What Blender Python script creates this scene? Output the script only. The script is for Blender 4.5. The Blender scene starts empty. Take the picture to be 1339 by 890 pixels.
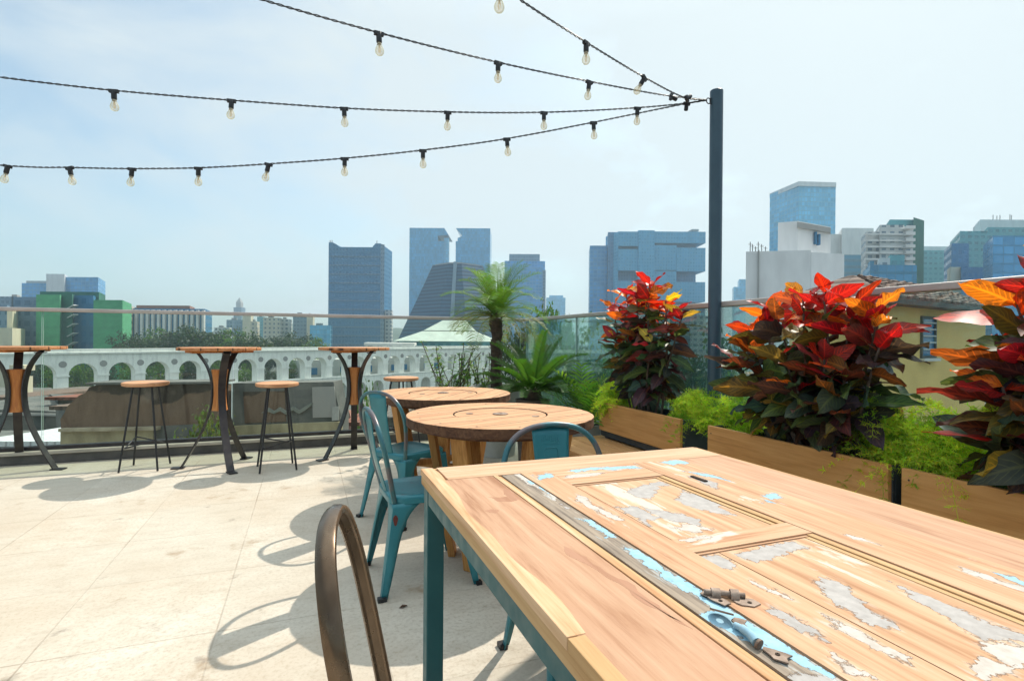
import bpy, math, random
from mathutils import Vector, Matrix, noise
random.seed(7)
R = math.radians
scene = bpy.context.scene
C = scene.collection
PI = math.pi

# ------------------------------------------------------------------ camera model
H = 1.15
ROLL, PITCH = 0.0075, -0.0028
_r0 = Vector((1, 0, 0)); FWD = Vector((0, math.cos(PITCH), math.sin(PITCH)))
_u0 = _r0.cross(FWD)
RIGHT = math.cos(ROLL) * _r0 + math.sin(ROLL) * _u0
UP = RIGHT.cross(FWD)
def ray(x, y):
    return FWD + (x - 669.5) / 700 * RIGHT + (445 - y) / 700 * UP
def at(x, y, d):                      # a point seen at (x, y) of the photo, d metres deep
    q = ray(x, y)
    return Vector((0, 0, H)) + q * (d / q.y)
def atz(x, y, z):                     # ... at height z
    q = ray(x, y)
    return Vector((0, 0, H)) + q * ((z - H) / q.z)
TA = R(21)                            # the terrace is turned 21 degrees against the view
TV = Vector((math.cos(TA), math.sin(TA), 0)); TU = Vector((-math.sin(TA), math.cos(TA), 0))
def T(v, u, z=0.0):
    return TV * v + TU * u + Vector((0, 0, z))
TM = Matrix.Rotation(TA, 4, 'Z')

# ------------------------------------------------------------------ mesh builder
class MB:
    def __init__(s):
        s.v = []; s.f = []; s.m = []; s.c = []; s.uv = []; s.M = None
    def pt(s, p):
        p = Vector(p)
        if s.M is not None: p = s.M @ p
        s.v.append(p[:]); return len(s.v) - 1
    def face(s, idx, m=0, col=None, uv=None):
        s.f.append(idx); s.m.append(m); s.c.append(col); s.uv.append(uv)
    def poly(s, pts, m=0, col=None, uv=None):
        s.face([s.pt(p) for p in pts], m, col, uv)
    def box(s, a, b, m=0):
        x0, y0, z0 = a; x1, y1, z1 = b
        i = [s.pt(p) for p in ((x0,y0,z0),(x1,y0,z0),(x1,y1,z0),(x0,y1,z0),(x0,y0,z1),(x1,y0,z1),(x1,y1,z1),(x0,y1,z1))]
        for q in ((3,2,1,0),(4,5,6,7),(0,1,5,4),(1,2,6,5),(2,3,7,6),(3,0,4,7)):
            s.face([i[k] for k in q], m)
        return s
    def prism(s, poly, z0, z1, m=0, mtop=None, top=None):
        """poly: CCW list of (x, y); top: optional other outline for the upper end"""
        n = len(poly); top = top or poly
        a = [s.pt((p[0], p[1], z0)) for p in poly]
        b = [s.pt((p[0], p[1], z1 if len(p) < 3 else p[2])) for p in top]
        s.face(a[::-1], m); s.face(b, m if mtop is None else mtop)
        for i in range(n):
            j = (i + 1) % n
            s.face([a[i], a[j], b[j], b[i]], m)
        return s
    def slab(s, o, ax, ay, poly, t, m=0):
        """2-D polygon in the plane (o, ax, ay) made t thick along ax x ay (towards the back)"""
        o, ax, ay = Vector(o), Vector(ax).normalized(), Vector(ay).normalized()
        n = ax.cross(ay)
        a = [s.pt(o + ax * p[0] + ay * p[1]) for p in poly]
        b = [s.pt(o + ax * p[0] + ay * p[1] - n * t) for p in poly]
        k = len(poly)
        s.face(a, m); s.face(b[::-1], m)
        for i in range(k):
            j = (i + 1) % k
            s.face([a[j], a[i], b[i], b[j]], m)
        return s
    def tube(s, path, r, n=8, m=0, caps=True, sx=1.0, ref=None):
        path = [Vector(p) for p in path]; rings = []
        prev = None
        for i, p in enumerate(path):
            d = (path[min(i+1, len(path)-1)] - path[max(i-1, 0)]).normalized()
            if prev is None:
                a = Vector(ref) if ref is not None else (Vector((0,0,1)) if abs(d.z) < .9 else Vector((1,0,0)))
            else: a = prev
            x = (a - d * a.dot(d)).normalized(); prev = x
            y = d.cross(x)
            rr = r[i] if isinstance(r, (list, tuple)) else r
            rings.append([s.pt(p + x * math.cos(2*PI*k/n) * rr * sx + y * math.sin(2*PI*k/n) * rr) for k in range(n)])
        for i in range(len(path)-1):
            for k in range(n):
                s.face([rings[i][k], rings[i][(k+1)%n], rings[i+1][(k+1)%n], rings[i+1][k]], m)
        if caps:
            s.face(rings[0][::-1], m); s.face(rings[-1], m)
        return s
    def lathe(s, prof, c=(0,0,0), n=24, m=0):
        c = Vector(c); rings = []
        for r, z in prof:
            if r < 1e-6: rings.append([s.pt(c + Vector((0,0,z)))])
            else: rings.append([s.pt(c + Vector((r*math.cos(2*PI*k/n), r*math.sin(2*PI*k/n), z))) for k in range(n)])
        for a, b in zip(rings, rings[1:]):
            for k in range(n):
                j = (k+1) % n
                if len(a) == 1 and len(b) == 1: continue
                if len(a) == 1: s.face([a[0], b[k], b[j]], m)
                elif len(b) == 1: s.face([a[k], b[0], a[j]][::-1] if False else [a[j], b[0], a[k]][::-1], m)
                else: s.face([a[k], a[j], b[j], b[k]], m)
        return s
    def build(s, name, mats, parent=None, smooth=False, loc=None, rotz=0.0, fix=True, bevel=0.0, angle=40):
        me = bpy.data.meshes.new(name)
        me.from_pydata(s.v, [], s.f)
        if not isinstance(mats, (list, tuple)): mats = [mats]
        for mm in mats: me.materials.append(mm)
        if len(mats) > 1: me.polygons.foreach_set('material_index', s.m)
        if any(c is not None for c in s.c):
            ca = me.color_attributes.new('Col', 'FLOAT_COLOR', 'CORNER'); buf = []
            for f, c in zip(s.f, s.c):
                c = c or (1, 1, 1)
                buf.extend((c[0], c[1], c[2], 1.0) * len(f))
            ca.data.foreach_set('color', buf)
        if any(u is not None for u in s.uv):
            ul = me.uv_layers.new(name='UVMap'); buf = []
            for f, u in zip(s.f, s.uv):
                for k in range(len(f)): buf.extend(u[k] if u else (0, 0))
            ul.data.foreach_set('uv', buf)
        if fix:
            import bmesh
            bm = bmesh.new(); bm.from_mesh(me)
            bmesh.ops.recalc_face_normals(bm, faces=bm.faces); bm.to_mesh(me); bm.free()
        if smooth:
            me.polygons.foreach_set('use_smooth', [True] * len(me.polygons))
            try: me.set_sharp_from_angle(angle=R(angle))
            except Exception: pass
        me.update()
        o = bpy.data.objects.new(name, me); C.objects.link(o)
        if parent is not None: o.parent = parent
        if loc is not None: o.location = loc
        if rotz: o.rotation_euler.z = rotz
        if bevel:
            b = o.modifiers.new('b', 'BEVEL'); b.width = bevel; b.segments = 2; b.limit_method = 'ANGLE'
            b.angle_limit = R(50)
        return o

def tag(o, label=None, cat=None, group=None, kind=None):
    if label: o['label'] = label
    if cat: o['category'] = cat
    if group: o['group'] = group
    if kind: o['kind'] = kind
    return o
def empty(name, loc=(0,0,0), rz=0.0, label=None, cat=None, group=None):
    o = bpy.data.objects.new(name, None); C.objects.link(o)
    o.location = loc; o.rotation_euler.z = rz; o.empty_display_size = .1
    return tag(o, label, cat, group)
def copy_tree(o, parent=None):
    c = o.copy(); C.objects.link(c)
    if parent is not None: c.parent = parent
    for ch in list(KIDS(o)): copy_tree(ch, c)
    return c
def KIDS(o): return [x for x in bpy.data.objects if x.parent == o]
def smoothpath(pts, n=6):
    pts = [Vector(p) for p in pts]; out = []
    for i in range(len(pts)-1):
        p0 = pts[max(i-1,0)]; p1 = pts[i]; p2 = pts[i+1]; p3 = pts[min(i+2,len(pts)-1)]
        for k in range(n):
            t = k/n
            out.append(.5*((2*p1)+(p2-p0)*t+(2*p0-5*p1+4*p2-p3)*t*t+(3*p1-p0-3*p2+p3)*t*t*t))
    out.append(pts[-1]); return out

# ------------------------------------------------------------------ materials
class NT:
    def __init__(s, name):
        s.mat = bpy.data.materials.new(name); s.mat.use_nodes = True
        s.t = s.mat.node_tree; s.t.nodes.clear()
        s.out = s.n('ShaderNodeOutputMaterial')
    def n(s, typ, **kw):
        nd = s.t.nodes.new(typ)
        for k, v in kw.items(): setattr(nd, k, v)
        return nd
    def l(s, a, b): s.t.links.new(a, b)
    def set(s, nd, **kw):
        for k, v in kw.items():
            i = nd.inputs[k.replace('_', ' ')] if k.replace('_', ' ') in nd.inputs else nd.inputs[k]
            if hasattr(v, 'is_output') or isinstance(v, bpy.types.NodeSocket): s.l(v, i)
            else: i.default_value = (v + (1,)) if isinstance(v, tuple) and len(v) == 3 and len(i.default_value) == 4 else v
        return nd
    def bsdf(s, **kw):
        return s.set(s.n('ShaderNodeBsdfPrincipled'), **kw)
    def coords(s, scale=(1,1,1), rot=(0,0,0), src='Object', loc=(0,0,0)):
        tc = s.n('ShaderNodeTexCoord'); mp = s.n('ShaderNodeMapping')
        s.l(tc.outputs[src], mp.inputs[0]); mp.inputs['Scale'].default_value = scale
        mp.inputs['Rotation'].default_value = rot; mp.inputs['Location'].default_value = loc
        return mp.outputs[0]
    def noise(s, vec=None, scale=5.0, detail=5.0, rough=.55, dist=0.0):
        nd = s.n('ShaderNodeTexNoise')
        if vec is not None: s.l(vec, nd.inputs['Vector'])
        s.set(nd, Scale=scale, Detail=detail, Roughness=rough, Distortion=dist)
        return nd.outputs[0]
    def ramp(s, fac, stops, interp='LINEAR'):
        nd = s.n('ShaderNodeValToRGB'); s.l(fac, nd.inputs[0]); cr = nd.color_ramp
        cr.interpolation = interp
        while len(cr.elements) < len(stops): cr.elements.new(.5)
        for e, (p, c) in zip(cr.elements, stops):
            e.position = p; e.color = (c, c, c, 1) if not isinstance(c, tuple) else (c + (1,) if len(c) == 3 else c)
        return nd.outputs[0]
    def mix(s, fac, a, b, mode='MIX'):
        nd = s.n('ShaderNodeMix', data_type='RGBA', blend_type=mode)
        for k, v in ((0, fac), (6, a), (7, b)):
            if isinstance(v, bpy.types.NodeSocket): s.l(v, nd.inputs[k])
            else: nd.inputs[k].default_value = (v + (1,)) if isinstance(v, tuple) else v
        return nd.outputs[2]
    def math(s, op, a, b=0.0, c=0.0):
        nd = s.n('ShaderNodeMath', operation=op)
        for k, v in enumerate((a, b, c)):
            if isinstance(v, bpy.types.NodeSocket): s.l(v, nd.inputs[k])
            else: nd.inputs[k].default_value = v
        return nd.outputs[0]
    def bump(s, h, strength=.3, dist=.01):
        nd = s.n('ShaderNodeBump'); s.l(h, nd.inputs['Height'])
        s.set(nd, Strength=strength, Distance=dist); return nd.outputs[0]
    def done(s, sh):
        s.l(sh.outputs[0] if not isinstance(sh, bpy.types.NodeSocket) else sh, s.out.inputs[0]); return s.mat

def simple(name, c1, c2=None, rough=.5, metal=0.0, scale=8.0, stretch=(1,1,1), bump=.0, bdist=.005, spec=.5, coat=0.0, lo=.35, hi=.65):
    m = NT(name); c2 = c2 or tuple(x*.75 for x in c1)
    f = m.noise(m.coords(stretch), scale, 6)
    col = m.ramp(f, [(lo, c1), (hi, c2)])
    b = m.bsdf(Base_Color=col, Metallic=metal)
    b.inputs['Specular IOR Level'].default_value = spec
    b.inputs['Coat Weight'].default_value = coat
    rr = m.ramp(m.noise(m.coords(stretch), scale*3, 4), [(.3, max(.03, rough-.1)), (.7, min(1, rough+.1))])
    m.l(rr, b.inputs['Roughness'])
    if bump: m.l(m.bump(m.noise(m.coords(stretch), scale*4, 8), bump, bdist), b.inputs['Normal'])
    return m.done(b)

def wood(name, light, mid, dark, axis='y', rough=.6, scale=1.0, knots=.0, paint=None, pamt=0.0, seams=None, coat=0.0, worn=False):
    """grain runs along object axis; paint = worn film left in the grain"""
    m = NT(name)
    st = {'x': (1.2, 22, 22), 'y': (22, 1.2, 22), 'z': (22, 22, 1.2)}[axis]
    oi = m.n('ShaderNodeObjectInfo')
    co = m.coords(tuple(x*scale for x in st))
    off = m.n('ShaderNodeVectorMath', operation='ADD'); m.l(co, off.inputs[0])
    cb = m.n('ShaderNodeCombineXYZ'); rnd = m.math('MULTIPLY', oi.outputs['Random'], 37.0)
    for k in range(3): m.l(rnd, cb.inputs[k])
    m.l(cb.outputs[0], off.inputs[1]); co = off.outputs[0]
    n1 = m.noise(co, 1.0, 6, .6, 1.6)
    n2 = m.noise(co, 5.0, 4, .6, .3)
    big = m.noise(m.coords((1.5*scale,)*3), 2.2, 3)
    f = m.math('ADD', m.math('MULTIPLY', n1, .6), m.math('MULTIPLY', n2, .4))
    col = m.ramp(f, [(.34, dark), (.47, mid), (.6, light)])
    col = m.mix(m.ramp(big, [(.35, 0.0), (.7, .45)]), col, m.mix(.5, col, dark))
    if knots:
        vo = m.n('ShaderNodeTexVoronoi'); m.l(m.coords({'x':(1.5,6,6),'y':(6,1.5,6),'z':(6,6,1.5)}[axis]), vo.inputs['Vector'])
        vo.inputs['Scale'].default_value = 1.0
        col = m.mix(m.ramp(vo.outputs['Distance'], [(.04, knots), (.13, 0.0)]), col, tuple(x*.35 for x in dark))
    if paint:
        pst = {'x': (1.6, 7, 7), 'y': (7, 1.6, 7), 'z': (7, 7, 1.6)}[axis]
        pn = m.noise(m.coords(pst), 1.7, 9, .68, .6)
        col = m.mix(m.ramp(pn, [(.62-pamt, 0.0), (.66-pamt, .85)]), col, paint)
    if seams:
        ax, step, wdt, off0 = seams
        sx = m.n('ShaderNodeSeparateXYZ'); tc = m.n('ShaderNodeTexCoord'); m.l(tc.outputs['Object'], sx.inputs[0])
        q = m.math('FRACT', m.math('ADD', m.math('DIVIDE', sx.outputs[ax], step), off0))
        d = m.math('ABSOLUTE', m.math('SUBTRACT', q, .5))
        col = m.mix(m.ramp(d, [(wdt/step*.5, .9), (wdt/step, 0.0)]), col, tuple(x*.18 for x in dark))
    hsum = None
    if worn:
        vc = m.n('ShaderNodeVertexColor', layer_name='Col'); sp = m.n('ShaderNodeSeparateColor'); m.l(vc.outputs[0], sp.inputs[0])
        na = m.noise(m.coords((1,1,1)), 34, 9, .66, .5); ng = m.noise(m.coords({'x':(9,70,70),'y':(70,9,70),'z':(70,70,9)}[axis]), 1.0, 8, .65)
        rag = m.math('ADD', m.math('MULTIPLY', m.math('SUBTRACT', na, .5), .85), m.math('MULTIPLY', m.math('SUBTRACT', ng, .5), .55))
        tone = m.noise(m.coords((1,1,1)), 60, 5, .6)
        for k, (c1, c2) in enumerate((((.43,.40,.375), (.34,.315,.295)), ((.53,.49,.44), (.44,.39,.34)), ((.24,.43,.54), (.33,.50,.59)))):
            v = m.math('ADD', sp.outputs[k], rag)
            film = m.ramp(m.math('ADD', sp.outputs[k], m.math('MULTIPLY', m.math('SUBTRACT', ng, .5), 1.9)), [(.40, 0.0), (.66, .65 if k else .5)])
            col = m.mix(film, col, (.57,.50,.42) if k < 2 else (.50,.55,.55))
            col = m.mix(m.ramp(v, [(.455, 0.0), (.487, .75), (.50, .75), (.507, 0.0)]), col, (.11,.065,.04))  # dark line round each flake: grime, with its edge shadow put into colour
            msk = m.ramp(v, [(.497, 0.0), (.512, 1.0)])
            col = m.mix(msk, col, m.mix(m.ramp(tone, [(.35, 0.0), (.65, 1.0)]), c1, c2))
            hsum = msk if hsum is None else m.math('MAXIMUM', hsum, msk)
    b = m.bsdf(Base_Color=col)
    b.inputs['Specular IOR Level'].default_value = .3; b.inputs['Coat Weight'].default_value = coat
    m.l(m.ramp(n2, [(.3, rough-.08), (.7, rough+.12)]), b.inputs['Roughness'])
    m.l(m.bump(f if hsum is None else m.math('ADD', m.math('MULTIPLY', f, .5), hsum), .25 if hsum is None else .55, .004 if hsum is None else .0025), b.inputs['Normal'])
    return m.done(b)

def facade(name, wall, glass, sx, sz, ww=.6, hh=.55, axis='xz', rough=.5, grough=.25):
    """window grid in object space: sx, sz metres per bay; wall between"""
    m = NT(name); tc = m.n('ShaderNodeTexCoord'); sp = m.n('ShaderNodeSeparateXYZ'); m.l(tc.outputs['Object'], sp.inputs[0])
    hx = m.math('ADD', sp.outputs[0], sp.outputs[1])
    fx = m.math('ABSOLUTE', m.math('SUBTRACT', m.math('FRACT', m.math('DIVIDE', hx, sx)), .5))
    fz = m.math('ABSOLUTE', m.math('SUBTRACT', m.math('FRACT', m.math('DIVIDE', sp.outputs[2], sz)), .5))
    win = m.math('MULTIPLY', m.math('LESS_THAN', fx, ww*.5), m.math('LESS_THAN', fz, hh*.5))
    geo = m.n('ShaderNodeNewGeometry'); sn = m.n('ShaderNodeSeparateXYZ'); m.l(geo.outputs['Normal'], sn.inputs[0])
    win = m.math('MULTIPLY', win, m.math('LESS_THAN', m.math('ABSOLUTE', sn.outputs[2]), .7))
    wn = m.n('ShaderNodeTexWhiteNoise'); cb = m.n('ShaderNodeCombineXYZ')
    m.l(m.math('FLOOR', m.math('DIVIDE', hx, sx)), cb.inputs[0]); m.l(m.math('FLOOR', m.math('DIVIDE', sp.outputs[2], sz)), cb.inputs[1])
    m.l(cb.outputs[0], wn.inputs[0])
    gcol = m.mix(m.math('MULTIPLY', wn.outputs[0], .5), glass, tuple(min(1, g*1.8+.03) for g in glass))
    wc = m.ramp(m.noise(m.coords((.15,.15,.04)), 2.0, 6), [(.3, wall), (.7, tuple(w*.8 for w in wall))])
    patch = m.ramp(m.noise(m.coords((.05,.05,.09)), 1.0, 5, .6, .6), [(.35, .88), (.65, 1.12)])  # uneven reflections of the glass, put in as soft colour noise
    gcol = m.mix(1.0, gcol, patch, 'MULTIPLY')
    b = m.bsdf(Base_Color=m.mix(win, wc, gcol))
    m.l(m.math('ADD', m.math('MULTIPLY', win, grough - rough), rough), b.inputs['Roughness'])
    bp = m.n('ShaderNodeBump', invert=True); m.l(win, bp.inputs['Height']); m.set(bp, Strength=.6, Distance=.2)
    m.l(bp.outputs[0], b.inputs['Normal'])
    return m.done(b)

MT = {}
MT['steel_dark'] = simple('steel_dark', (.035,.032,.036), (.06,.052,.05), rough=.42, metal=.5, scale=14, bump=.1, bdist=.002)
MT['pole'] = simple('pole_paint', (.03,.065,.095), (.038,.078,.11), rough=.4, scale=9)
MT['black'] = simple('black_plastic', (.012,.012,.014), (.02,.02,.022), rough=.5, scale=30)
MT['rail'] = simple('rail_cap', (.47,.43,.40), (.40,.36,.33), rough=.45, metal=.2, scale=6, stretch=(1,1,1))
MT['kerb'] = simple('kerb_stone', (.50,.45,.38), (.36,.32,.27), rough=.85, scale=5, bump=.3, bdist=.004)
MT['kerbdark'] = simple('kerb_render', (.13,.12,.11), (.085,.08,.075), rough=.9, scale=6, bump=.3)
MT['orange_wood'] = wood('orange_wood', (.56,.24,.07), (.46,.17,.045), (.30,.10,.03), 'z', .55)
MT['bar_top'] = wood('bar_top_wood', (.60,.29,.13), (.48,.20,.08), (.26,.10,.04), 'x', .6, seams=(1,.11,.006,.5))
MT['seat_wood'] = wood('seat_wood', (.66,.36,.20), (.56,.28,.14), (.42,.19,.09), 'x', .55)
MT['spool_top'] = wood('spool_top_wood', (.61,.375,.215), (.52,.285,.15), (.36,.165,.08), 'x', .75, seams=(1,.165,.005,.2), knots=.8)
MT['spool_side'] = wood('spool_side_wood', (.17,.085,.045), (.11,.05,.027), (.05,.024,.015), 'x', .8)
MT['spool_leg'] = wood('spool_leg_wood', (.60,.31,.10), (.50,.23,.065), (.33,.13,.035), 'z', .6, knots=.9)
MT['planter_wood'] = wood('planter_wood', (.64,.34,.12), (.57,.285,.09), (.44,.20,.06), 'y', .55, scale=.8, knots=.5)
MT['bench_wood'] = wood('bench_wood', (.62,.35,.15), (.53,.28,.11), (.40,.19,.07), 'y', .6)
MT['box_dark'] = simple('planter_box', (.03,.042,.05), (.045,.058,.066), rough=.6, scale=8)
MT['soil'] = simple('soil', (.035,.02,.012), (.07,.04,.022), rough=1, scale=30, bump=.8, bdist=.03)
MT['pot_grey'] = simple('pot_fibre_cement', (.42,.42,.40), (.32,.32,.30), rough=.85, scale=7, bump=.2)
MT['pot_brown'] = simple('pot_brown', (.16,.13,.11), (.10,.085,.075), rough=.8, scale=7, bump=.2)
MT['pot_white'] = simple('pot_pale', (.55,.56,.52), (.45,.46,.42), rough=.75, scale=7, bump=.2)

# worn teal paint
def teal_mat():
    m = NT('teal_enamel')
    f = m.noise(m.coords(), 5, 6); col = m.ramp(f, [(.3, (.02,.155,.185)), (.7, (.03,.20,.235))])
    sc = m.noise(m.coords((1,1,.5)), 16, 8, .7)
    mask = m.ramp(sc, [(.635, 0.0), (.66, 1.0)])
    col = m.mix(mask, col, (.10,.05,.045))
    b = m.bsdf(Base_Color=col, Metallic=.15)
    m.l(m.ramp(f, [(.3,.28), (.7,.42)]), b.inputs['Roughness'])
    m.l(m.bump(m.noise(m.coords(), 40, 4), .06, .002), b.inputs['Normal'])
    return m.done(b)
MT['teal'] = teal_mat()
MT['hoop'] = simple('hoop_worn_teal', (.05,.15,.17), (.13,.11,.115), rough=.36, metal=.4, scale=7, lo=.45, hi=.6)
MT['frame_teal'] = simple('frame_teal', (.008,.085,.095), (.011,.10,.11), rough=.5, scale=8)
def bronze():
    m = NT('worn_bronze'); f = m.noise(m.coords((1,1,.6)), 9, 7, .6)
    col = m.ramp(f, [(.3, (.10,.065,.04)), (.55, (.17,.12,.08)), (.75, (.07,.045,.03))])
    b = m.bsdf(Base_Color=col, Metallic=.75)
    m.l(m.ramp(m.noise(m.coords(), 20, 5), [(.3,.2), (.7,.42)]), b.inputs['Roughness'])
    m.l(m.bump(f, .15, .003), b.inputs['Normal'])
    return m.done(b)
MT['bronze'] = bronze()

# table woods
MT['t_strip'] = wood('table_edge_wood', (.68,.46,.28), (.58,.35,.19), (.40,.19,.075), 'y', .75)
MT['t_side'] = wood('table_side_wood', (.55,.36,.18), (.48,.29,.13), (.36,.18,.065), 'y', .7, knots=.6)
MT['t_end'] = wood('table_end_wood', (.64,.44,.29), (.55,.345,.21), (.40,.215,.115), 'x', .75, knots=.6)
MT['t_plank'] = wood('table_plank_wood', (.53,.33,.21), (.455,.26,.155), (.30,.14,.07), 'y', .75)
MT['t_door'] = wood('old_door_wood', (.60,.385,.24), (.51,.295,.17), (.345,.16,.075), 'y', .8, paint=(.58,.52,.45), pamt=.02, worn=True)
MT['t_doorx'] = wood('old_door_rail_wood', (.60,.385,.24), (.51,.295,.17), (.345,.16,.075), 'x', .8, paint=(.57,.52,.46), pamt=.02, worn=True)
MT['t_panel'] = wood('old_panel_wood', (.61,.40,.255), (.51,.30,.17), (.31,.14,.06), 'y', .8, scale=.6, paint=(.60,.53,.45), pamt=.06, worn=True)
MT['t_grey'] = simple('grimy_grey_wood', (.24,.20,.165), (.35,.27,.19), rough=.8, scale=14, stretch=(3,.7,3), bump=.35, bdist=.003)
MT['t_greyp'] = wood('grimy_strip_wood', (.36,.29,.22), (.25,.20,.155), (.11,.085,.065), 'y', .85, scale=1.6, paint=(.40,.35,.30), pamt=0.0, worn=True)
MT['groove'] = simple('groove_dirt', (.03,.02,.014), (.06,.035,.02), rough=1, scale=20)
MT['flake_grey'] = simple('paint_grey', (.45,.42,.395), (.385,.355,.33), rough=.9, spec=.2, scale=9, bump=.15, bdist=.002)
MT['flake_white'] = simple('paint_white', (.58,.55,.515), (.50,.465,.43), rough=.85, spec=.2, scale=9)
MT['flake_blue'] = simple('paint_blue', (.25,.43,.53), (.33,.48,.565), rough=.85, spec=.2, scale=14, bump=.15, bdist=.002)
MT['rust'] = simple('rusty_iron', (.13,.085,.06), (.38,.29,.23), rough=.75, metal=.35, scale=30, bump=.5, bdist=.003)
MT['stain'] = wood('stained_plank', (.42,.225,.14), (.37,.19,.11), (.27,.12,.06), 'y', .75)

# terrace paving
def paving():
    m = NT('paving'); tc = m.n('ShaderNodeTexCoord')
    sp = m.n('ShaderNodeSeparateXYZ'); m.l(tc.outputs['Object'], sp.inputs[0])
    jx = m.math('DIVIDE', m.math('ADD', sp.outputs[0], .323), .60)
    jy = m.math('DIVIDE', m.math('SUBTRACT', sp.outputs[1], 2.36), .60)
    dx = m.math('ABSOLUTE', m.math('SUBTRACT', m.math('FRACT', m.math('ADD', jx, .5)), .5))
    dy = m.math('ABSOLUTE', m.math('SUBTRACT', m.math('FRACT', m.math('ADD', jy, .5)), .5))
    jit = m.math('MULTIPLY', m.math('SUBTRACT', m.noise(m.coords(), 25, 3), .5), .004)
    d = m.math('ADD', m.math('MINIMUM', dx, dy), jit)
    joint = m.ramp(d, [(.0035, 1.0), (.0075, 0.0)])
    jm = m.math('MULTIPLY', joint, m.ramp(m.noise(m.coords(), 1.6, 4), [(.38, .05), (.66, .6)]))
    cb = m.n('ShaderNodeCombineXYZ'); m.l(m.math('FLOOR', jx), cb.inputs[0]); m.l(m.math('FLOOR', jy), cb.inputs[1])
    wn = m.n('ShaderNodeTexWhiteNoise'); m.l(cb.outputs[0], wn.inputs[0])
    big = m.noise(m.coords(), .9, 5, .6); fine = m.noise(m.coords(), 60, 6, .7); med = m.noise(m.coords((1,2,1)), 7, 8, .65)
    col = m.ramp(med, [(.3, (.47,.42,.345)), (.5, (.57,.52,.435)), (.72, (.62,.57,.485))])
    col = m.mix(m.ramp(fine, [(.34, .6), (.52, 0.0)]), col, (.33,.27,.205))
    col = m.mix(m.ramp(big, [(.38, 0.0), (.68, .7)]), col, (.42,.325,.23))
    col = m.mix(m.math('MULTIPLY', wn.outputs[0], .42), col, (.46,.41,.335))
    spots = m.noise(m.coords((1,1,1), loc=(3.1,.4,0)), 2.6, 9, .62)
    col = m.mix(m.ramp(spots, [(.62, 0.0), (.72, .75)]), col, (.29,.20,.12))
    sp2 = m.noise(m.coords((1,1,1), loc=(.1,7.4,0)), 5.5, 6, .6)
    col = m.mix(m.ramp(sp2, [(.64, 0.0), (.72, .6)]), col, (.21,.175,.145))
    col = m.mix(jm, col, (.24,.185,.135))
    b = m.bsdf(Base_Color=col, Roughness=.8); b.inputs['Specular IOR Level'].default_value = .25
    h = m.math('SUBTRACT', m.math('ADD', m.math('MULTIPLY', fine, .5), m.math('MULTIPLY', med, .5)), m.math('MULTIPLY', joint, .8))
    m.l(m.bump(h, .35, .004), b.inputs['Normal'])
    return m.done(b)
MT['paving'] = paving()

def glassmat(name, tint, ior=1.45, strength=.75, veil_amt=.05, dcol=(.55,.62,.58)):
    m = NT(name)
    geo = m.n('ShaderNodeNewGeometry'); dp = m.n('ShaderNodeVectorMath', operation='DOT_PRODUCT')
    m.l(geo.outputs['Normal'], dp.inputs[0]); m.l(geo.outputs['Incoming'], dp.inputs[1])
    inv = m.math('DIVIDE', 1.0, m.math('MAXIMUM', m.math('ABSOLUTE', dp.outputs['Value']), .25)); cc = m.n('ShaderNodeCombineColor')
    for k in range(3): m.l(m.math('POWER', tint[k], inv), cc.inputs[k])
    tr = m.n('ShaderNodeBsdfTransparent'); m.l(cc.outputs[0], tr.inputs[0])
    gl = m.set(m.n('ShaderNodeBsdfGlossy'), Roughness=.02); gl.inputs['Color'].default_value = (.9,1,.97,1)
    fr = m.n('ShaderNodeFresnel'); fr.inputs['IOR'].default_value = ior
    mx = m.n('ShaderNodeMixShader'); m.l(m.math('MULTIPLY', fr.outputs[0], strength), mx.inputs[0])
    m.l(tr.outputs[0], mx.inputs[1]); m.l(gl.outputs[0], mx.inputs[2])
    if veil_amt:
        df = m.set(m.n('ShaderNodeBsdfDiffuse'), Color=dcol)
        m2 = m.n('ShaderNodeMixShader')
        m.l(m.math('MULTIPLY', m.noise(m.coords(), 1.2, 5), veil_amt*2), m2.inputs[0])
        m.l(mx.outputs[0], m2.inputs[1]); m.l(df.outputs[0], m2.inputs[2]); return m.done(m2)
    return m.done(mx)
MT['glass'] = glassmat('railing_glass', (.96,.985,.955), veil_amt=.002, strength=.32)
MT['glass_edge'] = simple('glass_edge', (.42,.58,.52), (.36,.52,.47), rough=.2, scale=5)
MT['glass_teal'] = glassmat('railing_glass_teal', (.92,.975,.968), veil_amt=.04, strength=.7, dcol=(.36,.72,.72))  # the teal diffuse share stands in for sky reflected in the pane
MT['bulb'] = glassmat('bulb_glass', (.995,.98,.94), 1.35, .5, veil_amt=.20, dcol=(.95,.86,.66))
MT['filament'] = simple('filament', (.75,.55,.25), (.7,.5,.2), rough=.5)
MT['brass'] = simple('bulb_cap', (.35,.30,.22), (.28,.22,.15), rough=.35, metal=.8)

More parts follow.
